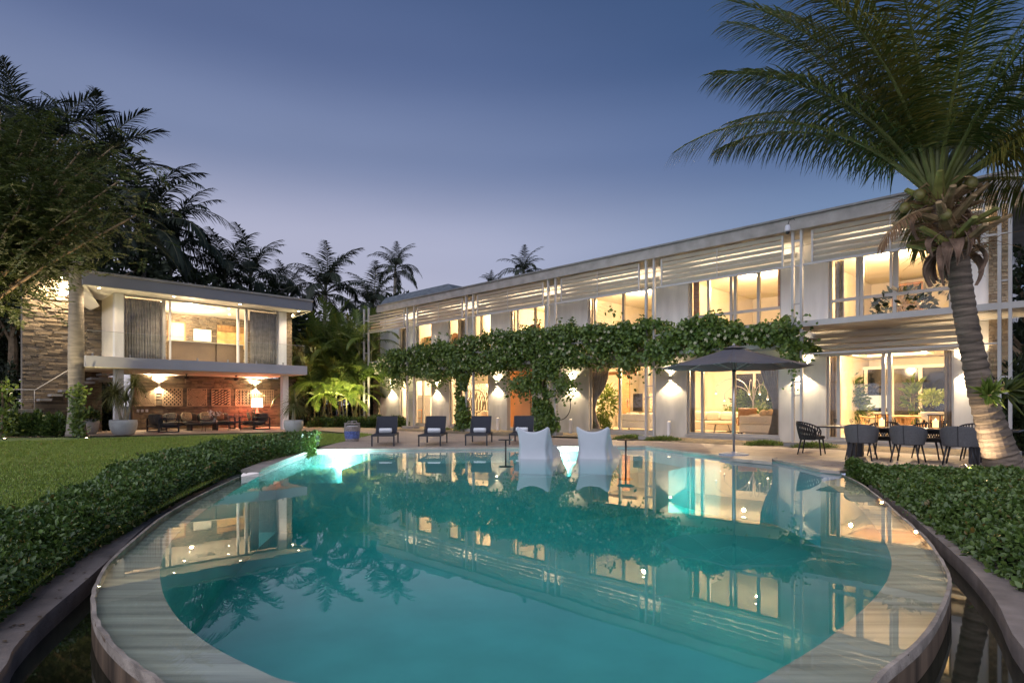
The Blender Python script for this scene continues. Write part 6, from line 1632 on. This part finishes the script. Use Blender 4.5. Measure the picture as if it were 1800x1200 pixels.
# fallen leaves on deck and kerb
fl_n = 60; q = [gp(random.uniform(650, 1500), random.uniform(768, 800)) for _ in range(fl_n)]; q = [p for p in q]
# ------------------------------------------------------------------ inside the villa
def inn(u, d, z=.147): return vw(vs_(u, d), d, z)
# living room (window between parasol pole and ladder column)
back_glass = mat('dark_night_glass', (.012, .013, .016), .08, var=.1, spec=.6)
def back_window(u0, u1, d, z0, z1, n, label):
    s0, s1 = vs_(u0, d), vs_(u1, d); t = thing('garden_window', label, 'window', vw(s0, d, 0), VR, 'windows on the far side of the villa'); w = s1 - s0
    MB().box(0, w, .03, .04, z0, z1).build('pane', back_glass, t)
    for k in range(n + 1): MB().box(w * k / n - .06, w * k / n + .06, -.04, .06, z0, z1).build('mullion', interior_ceil, t)
    MB().box(0, w, -.04, .06, z1, z1 + .12).build('head', interior_ceil, t)
back_window(1292, 1400, 7.3, .15, 2.75, 3, 'dark garden window at the back of the living room'); back_window(1478, 1670, 6.6, .15, 2.7, 4, 'glazed doors at the back of the dining room')
def soft_block(name, label, cat, u, d, w, dp, h, m, rz=0, legs=True, arm=True, group=None):
    t = thing(name, label, cat, inn(u, d), VR + rz, group)
    MB().box(-w / 2, w / 2, -dp / 2, dp / 2, .08, h * .55).build('base', m, t, bevel=.04)
    MB().box(-w / 2, w / 2, dp / 2 - .2, dp / 2, h * .55, h).build('backrest', m, t, bevel=.05)
    if arm:
        for x in (-w / 2, w / 2 - .18): MB().box(x, x + .18, -dp / 2, dp / 2 - .2, h * .55, h * .8).build('armrest', m, t, bevel=.04)
    nn = max(1, int(w / .7))
    for k in range(nn): cushion('cushion', (-w / 2 + .2 + (w - .4) * (k + .5) / nn, dp / 2 - .34, h * .80), (w - .4) / nn / 2, .10, .2, m, t, (-.2, 0, 0))
    for x in (-w / 2 + .08, w / 2 - .08):
        for y in (-dp / 2 + .08, dp / 2 - .08): MB().box(x - .025, x + .025, y - .025, y + .025, 0, .08).build('leg', dark_metal, t)
    return t
soft_block('sofa', 'pale sofa with cushions at the left of the living room', 'sofa', 1252, 2.6, 2.2, .95, .82, mat('pale_linen', (.70, .64, .52), .9, var=.06, scale=15), .1, group='sofas inside the villa')
soft_block('sofa', 'beige sofa seen from behind at the right of the living room', 'sofa', 1352, 1.6, 1.9, .95, .72, beige_fabric, PI, group='sofas inside the villa')
soft_block('sofa', 'low white sofa behind the window beside the vine', 'sofa', 1128, 2.2, 2.0, .9, .72, mat('white_linen', (.70, .66, .58), .9, var=.05), PI, group='sofas inside the villa')
for u, d, z, lab in ((1343, 1.25, .80, 'round tan cushion on the beige sofa back, left one'), (1355, 1.3, .82, 'round tan cushion on the beige sofa back, right one')):
    o = MB().ball((0, 0, 0), .16, 14, 1.1, .8, .85).build('round_cushion', mat('tan_cushion', (.46, .33, .2), .9, var=.2), None, smooth=True); o.location = inn(u, d, z + .15); tag(o, lab, 'cushion')
# lounge chair with curved wood shell
t = thing('lounge_chair', 'tan leather lounge chair with wooden arms seen from behind', 'armchair', inn(1312, 1.9), VR + .5)
MB().grid(lambda a, b: ((a - .5) * .66, -.28 - .22 * b - .05 * math.sin(PI * a), .36 + .62 * b), 8, 8).build('backrest', leather_m, t, smooth=True, thick=.06)
MB().grid(lambda a, b: ((a - .5) * .66, -.28 + .6 * b, .36 + .08 * b - .03 * math.sin(PI * b)), 6, 8).build('seat', leather_m, t, smooth=True, thick=.08)
for s_ in (-1, 1): MB().tube([(s_ * .34, .22, .40), (s_ * .36, -.05, .58), (s_ * .35, -.36, .62)], .022, 6).build('armrest', wood, t); MB().tube([(s_ * .16, -.40, .40), (s_ * .16, -.50, .9)], .014, 5).build('back_strut', dark_metal, t)
MB().tube([(0, 0, .05), (0, 0, .33)], .03, 8).tube([(-.32, 0, .02), (0, 0, .06), (.32, 0, .02)], .02, 6).tube([(0, -.32, .02), (0, 0, .06), (0, .32, .02)], .02, 6).build('pedestal', dark_metal, t)
t = thing('side_table', 'boxy beige side table beside the lounge chair', 'table', inn(1330, 1.3), VR); MB().box(-.42, .42, -.03, .03, 0, .5).build('panel', beige_fabric, t); MB().box(-.45, .45, -.25, .25, .5, .54).build('table_top', beige_fabric, t); MB().box(-.42, -.38, .031, .22, 0, .5).build('leg', beige_fabric, t); MB().box(.38, .42, .031, .22, 0, .5).build('leg', beige_fabric, t)
t = thing('coffee_table', 'low oval coffee table on thin legs in the living room', 'table', inn(1265, 1.5), VR); MB().lathe([(0, .36), (.48, .36), (.5, .38), (.48, .40), (0, .40)], 28).build('table_top', wood_light, t)
for a in (.5, 2.6, 4.7): MB().tube([(.3 * math.cos(a), .3 * math.sin(a), .36), (.42 * math.cos(a), .42 * math.sin(a), 0)], .014, 6).build('leg', dark_metal, t)
# arc lamp with five arms
ax, ay, _ = inn(1324, 2.6); t = thing('arc_lamp', 'five-armed arc floor lamp in the living room', 'floor lamp', (ax, ay, .147), VR)
MB().tube([(0, 0, 0), (0, 0, 1.25)], .03, 8).lathe([(.2, 0), (.2, .03), (0, .03)], 20).build('stand', steel_paint, t)
for (dx, rz_) in ((-1.5, 2.05), (-1.15, 1.75), (-.15, 2.0), (.25, 2.0), (.55, 1.8)):
    MB().tube(catmull([(0, 0, 1.2), (dx * .25, 0, rz_ - .15 + .1), (dx * .65, 0, rz_ + .12), (dx, 0, rz_ - .12), (dx * 1.04, 0, rz_ - .32)], 6), .014, 6).build('arm', steel_paint, t, smooth=True)
    MB().lathe([(.02, rz_ - .32), (.06, rz_ - .46)], 12, (dx * 1.04, 0, 0)).build('shade', steel_paint, t); MB().ball((dx * 1.04, 0, rz_ - .45), .03, 8).build('bulb', bulb, t)
# indoor plants
def house_plant(u, d, h, w, label, m, n=420, ls=.22, z=.147, pot=True):
    x, y, _ = inn(u, d); t = thing('house_plant', label, 'plant', (x, y, z), 0, 'plants inside the villa')
    if pot: MB().lathe([(.12, 0), (.17, .1), (.18, .3), (.16, .3)], 18).build('pot', planter_m, t, smooth=True)
    dd = rdir(n, .35); P_ = dd * RNG.uniform(.2, 1, n)[:, None] * np.array([w / 2, w / 2, (h - .3) / 2]) + np.array([0, 0, .3 + (h - .3) / 2])
    leaves('foliage', P_, unit(dd + rdir(n) * .6 + np.array([0, 0, -.1])), rdir(n, .5), ls * RNG.uniform(.6, 1.2, n), ls * .16, m, t, six=True)
    st_ = MB()
    for k in range(5): st_.tube([(0, 0, .2), (random.uniform(-.3, .3) * w, random.uniform(-.3, .3) * w, h * .6)], .01, 5)
    st_.build('stem', rachis_m, t)
house_plant(1355, 5.6, 2.1, 1.8, 'dark leafy plants against the garden window of the living room, right', shrub_m, 800); house_plant(1318, 5.8, 1.9, 1.6, 'dark leafy plants behind the arc lamp', shrub_m, 700); house_plant(1337, 1.9, 1.3, .5, 'potted orchid with white flowers behind the side table', shrub_l, 160, .16)
house_plant(1283, 3.4, 1.15, .6, 'small green plant behind the pale sofa', shrub_l, 260, .14); house_plant(1068, 1.7, 2.1, 1.0, 'tall leafy plant behind the tied curtain beside the vine', shrub_l, 420, .26)
house_plant(1490, 5.6, 2.4, 1.2, 'tall spiky dracaena at the back left of the dining room', shrub_m, 600, .34); house_plant(1605, 5.4, 2.3, .6, 'slender palm at the back of the dining room', shrub_m, 90, .38); house_plant(1508, 5.7, 1.5, 1.0, 'bamboo stems behind the dining room glass', shrub_l, 300, .2)
house_plant(1640, 1.1, .75, .7, 'lush fern in a bowl on the dining room sideboard', leafmat('lime_fern', (.20, .28, .05), (.36, .42, .10), .5, .3), 420, .14, .97, False)
t = thing('sideboard', 'round white pedestal holding the fern bowl', 'pedestal', inn(1640, 1.1), VR); MB().lathe([(.22, 0), (.16, .1), (.14, .6), (.28, .70), (.34, .86), (.30, .9), (0, .86)], 28).build('bowl', interior_ceil, t, smooth=True)
# dining room table and chairs
t = thing('round_table', 'round pale wooden dining table inside the dining room', 'table', inn(1590, 2.6), VR); MB().lathe([(0, .70), (.85, .70), (.88, .73), (.85, .76), (0, .76)], 40).build('table_top', wood_light, t); MB().lathe([(.3, 0), (.22, .1), (.14, .4), (.25, .70)], 24).build('pedestal', wood_light, t, smooth=True)
def wood_chair(u, d, rz, label):
    t = thing('wooden_chair', label, 'chair', inn(u, d), VR + rz, 'wooden chairs in the dining room')
    MB().lathe([(0, .44), (.24, .44), (.25, .46), (.23, .48), (0, .48)], 20).build('seat', wood_light, t)
    MB().tube([(.33 * math.cos(a), -.33 * math.sin(a) + .04, .74 - .06 * math.cos(a) ** 2) for a in np.linspace(-.5, PI + .5, 20)], .024, 7).build('backrest', wood_light, t, smooth=True)
    for a in np.linspace(.2, PI - .2, 7): MB().tube([(.22 * math.cos(a), -.22 * math.sin(a), .47), (.32 * math.cos(a), -.32 * math.sin(a) + .04, .73)], .012, 5).build('spindle', wood_light, t)
    for x_, y_ in ((-.18, -.18), (.18, -.18), (-.18, .18), (.18, .18)): MB().tube([(x_, y_, .45), (x_ * 1.3, y_ * 1.3, 0)], .018, 6).build('leg', wood_light, t)
wood_chair(1528, 2.3, -1.2, 'light wooden chair at the left of the round table'); wood_chair(1585, 1.7, .1, 'light wooden chair in front of the round table, left'); wood_chair(1612, 1.7, -.2, 'light wooden chair in front of the round table, right')
# ceiling tray of the dining room
s0, s1 = vs_(1500, 2.8), vs_(1622, 2.2)
MB().box(s0, s1, 1.2, 1.35, 3.02, 3.147).box(s0, s1, 3.85, 4.0, 3.02, 3.147).box(s0, s0 + .15, 1.35, 3.85, 3.02, 3.147).box(s1 - .15, s1, 1.35, 3.85, 3.02, 3.147).build('ceiling_tray', interior_wall, villa)
MB().box(s0 + .15, s1 - .15, 1.35, 3.85, 3.10, 3.147).build('ceiling_tray_panel', wood_light, villa)
t = thing('console_table', 'pale console with an emissive panel for lamp glow behind the glazed doors', 'console', inn(1535, 6.3), VR); MB().box(-.55, .55, -.2, .2, .78, .84).build('top', interior_ceil, t); MB().box(-.5, .5, -.18, .18, 0, .78).build('cabinet', interior_wall, t); MB().box(-.45, .45, .1, .14, 1.0, 1.5).build('glow_panel', emitmat('painted_lamp_glow', (1, .8, .5), .55), t)  # emissive panel stands in for lamp glow, no lamp built
# lit objects in the smaller rooms
t = thing('white_cabinet', 'white cabinet brightly lit behind the second ground-floor window', 'cabinet', inn(752, 1.6), VR); MB().box(-.7, .7, -.3, .3, .0, 1.65).build('body', white_wall, t); MB().box(-.75, .75, -.34, .34, 1.655, 1.72).build('cornice', white_wall, t)
for x_ in (-.35, .35): MB().box(x_ - .32, x_ + .32, -.33, -.302, .06, 1.6).build('door', chair_white, t)
t = thing('bar_stool', 'thin-framed stool in front of the white cabinet', 'stool', inn(733, .8), VR)
for x_ in (-.2, .2):
    for y_ in (-.2, .2): MB().box(x_ - .015, x_ + .015, y_ - .015, y_ + .015, 0, .8).build('leg', wood, t)
MB().box(-.24, .24, -.24, .24, .80, .84).build('seat', wood, t); MB().box(-.2, .2, -.212, -.19, .3, .33).box(-.2, .2, .19, .212, .3, .33).build('stretcher', wood, t)
# tree mural panel
t = thing('tree_mural', 'white-on-dark mural of bare branching trees', 'wall panel', inn(846, 2.4, .95), VR); MB().box(-1.3, 1.3, 0, .05, 0, 2.0).build('panel', mat('mural_ground', (.10, .085, .06), .8, var=.2), t)
br = MB()
def grow(x_, z_, a, l, w, dep):
    if dep == 0 or l < .05: return
    x2, z2 = x_ + l * math.cos(a), z_ + l * math.sin(a)
    if not (-1.25 < x2 < 1.25 and 0 < z2 < 1.95): return
    br.bar((x_, -.012, z_), (x2, -.012, z2), w, .015, (0, 1, 0)); grow(x2, z2, a + random.uniform(.12, .5), l * .85, w * .78, dep - 1); grow(x2, z2, a - random.uniform(.12, .5), l * .85, w * .78, dep - 1)
for k in range(11): grow(-1.2 + k * .24, .02, PI / 2 + random.uniform(-.12, .12), .42, .045, 5)
br.build('branches', mat('mural_white', (.75, .70, .58), .7, var=.05), t)['kind'] = 'stuff'
t = thing('bench', 'pale wooden bench with cushion below the tree mural', 'bench', inn(845, 1.5), VR); MB().box(-.9, .9, -.25, .25, .38, .44).build('seat', wood_light, t)
for x_ in (-.8, .8): MB().box(x_ - .04, x_ + .04, -.2, .2, 0, .38).build('leg', wood_light, t)
cushion('cushion', (.3, .05, .62), .26, .09, .2, beige_fabric, t)
# fireplace block, picture, red-brown pillar in the room beside the vine
t = thing('fireplace_block', 'white fireplace block with dark picture above the low sofa', 'fireplace', inn(1125, 5.2), VR); MB().box(-1.4, 1.4, 0, .5, 0, .6).build('hearth', interior_wall, t); MB().box(-.55, .0, .2, .24, .8, 1.7).build('dark_panel', dark_sling, t); MB().box(.1, .7, .2, .24, .8, 1.7).build('log_panel', mat('log_store', (.5, .42, .3), .8, var=.6, scale=9), t)
t = thing('wooden_door', 'tall reddish wooden door leaf inside the room beside the vine', 'door', inn(1096, 4.4), VR); MB().box(-.35, .35, 0, .06, 0, 2.75).build('leaf', wood, t); MB().tube([(.26, -.03, 1.0), (.26, -.05, 1.08), (.26, -.05, 1.3), (.26, -.03, 1.38)], .012, 6).build('handle', dark_metal, t)
t = thing('wooden_beam', 'reddish ceiling beam inside the room beside the vine', 'beam', inn(1080, 1.4, 2.62), VR); MB().box(-1.2, 1.2, -.05, .05, 0, .14).build('timber', wood, t)
# upper rooms
t = thing('framed_picture', 'framed picture on the wall of the second upper room', 'picture', vw(vs_(751, .9), .9, 4.35), VR); MB().box(-.5, .5, 0, .04, 0, 1.0).build('frame', wood, t); MB().box(-.42, .42, -.008, -.001, .08, .92).build('canvas', mat('ochre_canvas', (.45, .34, .18), .8, var=.4, scale=4), t)
t = thing('high_back_chair', 'brown high-backed chair in the upper room of the third bay', 'chair', vw(vs_(947, .7), .7, 3.985), VR); MB().box(-.3, .3, -.3, -.22, .4, 1.2).build('backrest', wood, t, bevel=.02); MB().box(-.3, .3, -.22, .3, .38, .46).build('seat', wood, t, bevel=.02)
for x_ in (-.26, .26):
    for y_ in (-.25, .25): MB().box(x_ - .025, x_ + .025, y_ - .025, y_ + .025, 0, .38).build('leg', wood, t)
t = thing('arched_mirror', 'brown arched headboard in the upper room of the second bay', 'mirror', vw(vs_(801, .6), .6, 3.985), VR); MB().add([(.32 * math.cos(a), -.03, 1.0 + .32 * math.sin(a)) for a in np.linspace(0, PI, 15)] + [(-.32, -.03, 0), (.32, -.03, 0)], [tuple(range(17))]).build('face', wood, t, thick=.05)
t = thing('door', 'wooden framed door at the back of the bright upper room', 'door', vw(vs_(1595, 6.9), 6.9, 3.985), VR)
MB().box(-.52, -.42, -.06, .06, 0, 2.1).box(.42, .52, -.06, .06, 0, 2.1).box(-.42, .42, -.06, .06, 2.0, 2.1).build('frame', wood, t)
for k in range(8): MB().box(-.41, .41, -.02, .03, .02 + k * .245, .02 + k * .245 + .235).build('plank', mat('grey_oak', (.20, .14, .09), .7, var=.4, scale=5, stretch=(8, 1, 1)), t)
t = thing('venetian_blind', 'pale venetian blind in the upper bedroom window', 'blind', vw(vs_(1062, .5), .5, 4.15), VR)
for k in range(26): MB().box(-.45, .45, -.02, .02, .06 * k + .05, .06 * k + .062).build('slat', white_wall, t)
# ------------------------------------------------------------------ fallen leaves
dry = leafmat('fallen_leaf', (.06, .035, .018), (.16, .10, .04), .8, .1)
def litter(pts, z, n_label, size=.05):
    n = len(pts); P_ = np.array([(p[0], p[1], z) for p in pts]); D_ = rdir(n); D_[:, 2] = 0; N_ = np.tile([0, 0, 1.0], (n, 1)) + rdir(n) * .15
    o = leaves('fallen_leaves', P_, D_, N_, size * RNG.uniform(.6, 1.3, n), size * .28, dry)
litter([gp(random.uniform(900, 1500), random.uniform(772, 785)) for _ in range(170)] + [gp(random.uniform(1400, 1660), random.uniform(806, 822)) for _ in range(40)], .006, 'deck')
kk = []
for i in range(90):
    k = random.randint(0, 14) if random.random() < .5 else random.randint(len(kerb_in) - 34, len(kerb_in) - 6); q = random.random(); kk.append((kerb_in[k][0] * q + kerb_out[k][0] * (1 - q), kerb_in[k][1] * q + kerb_out[k][1] * (1 - q)))
litter(kk, -.110, 'kerb', .045)
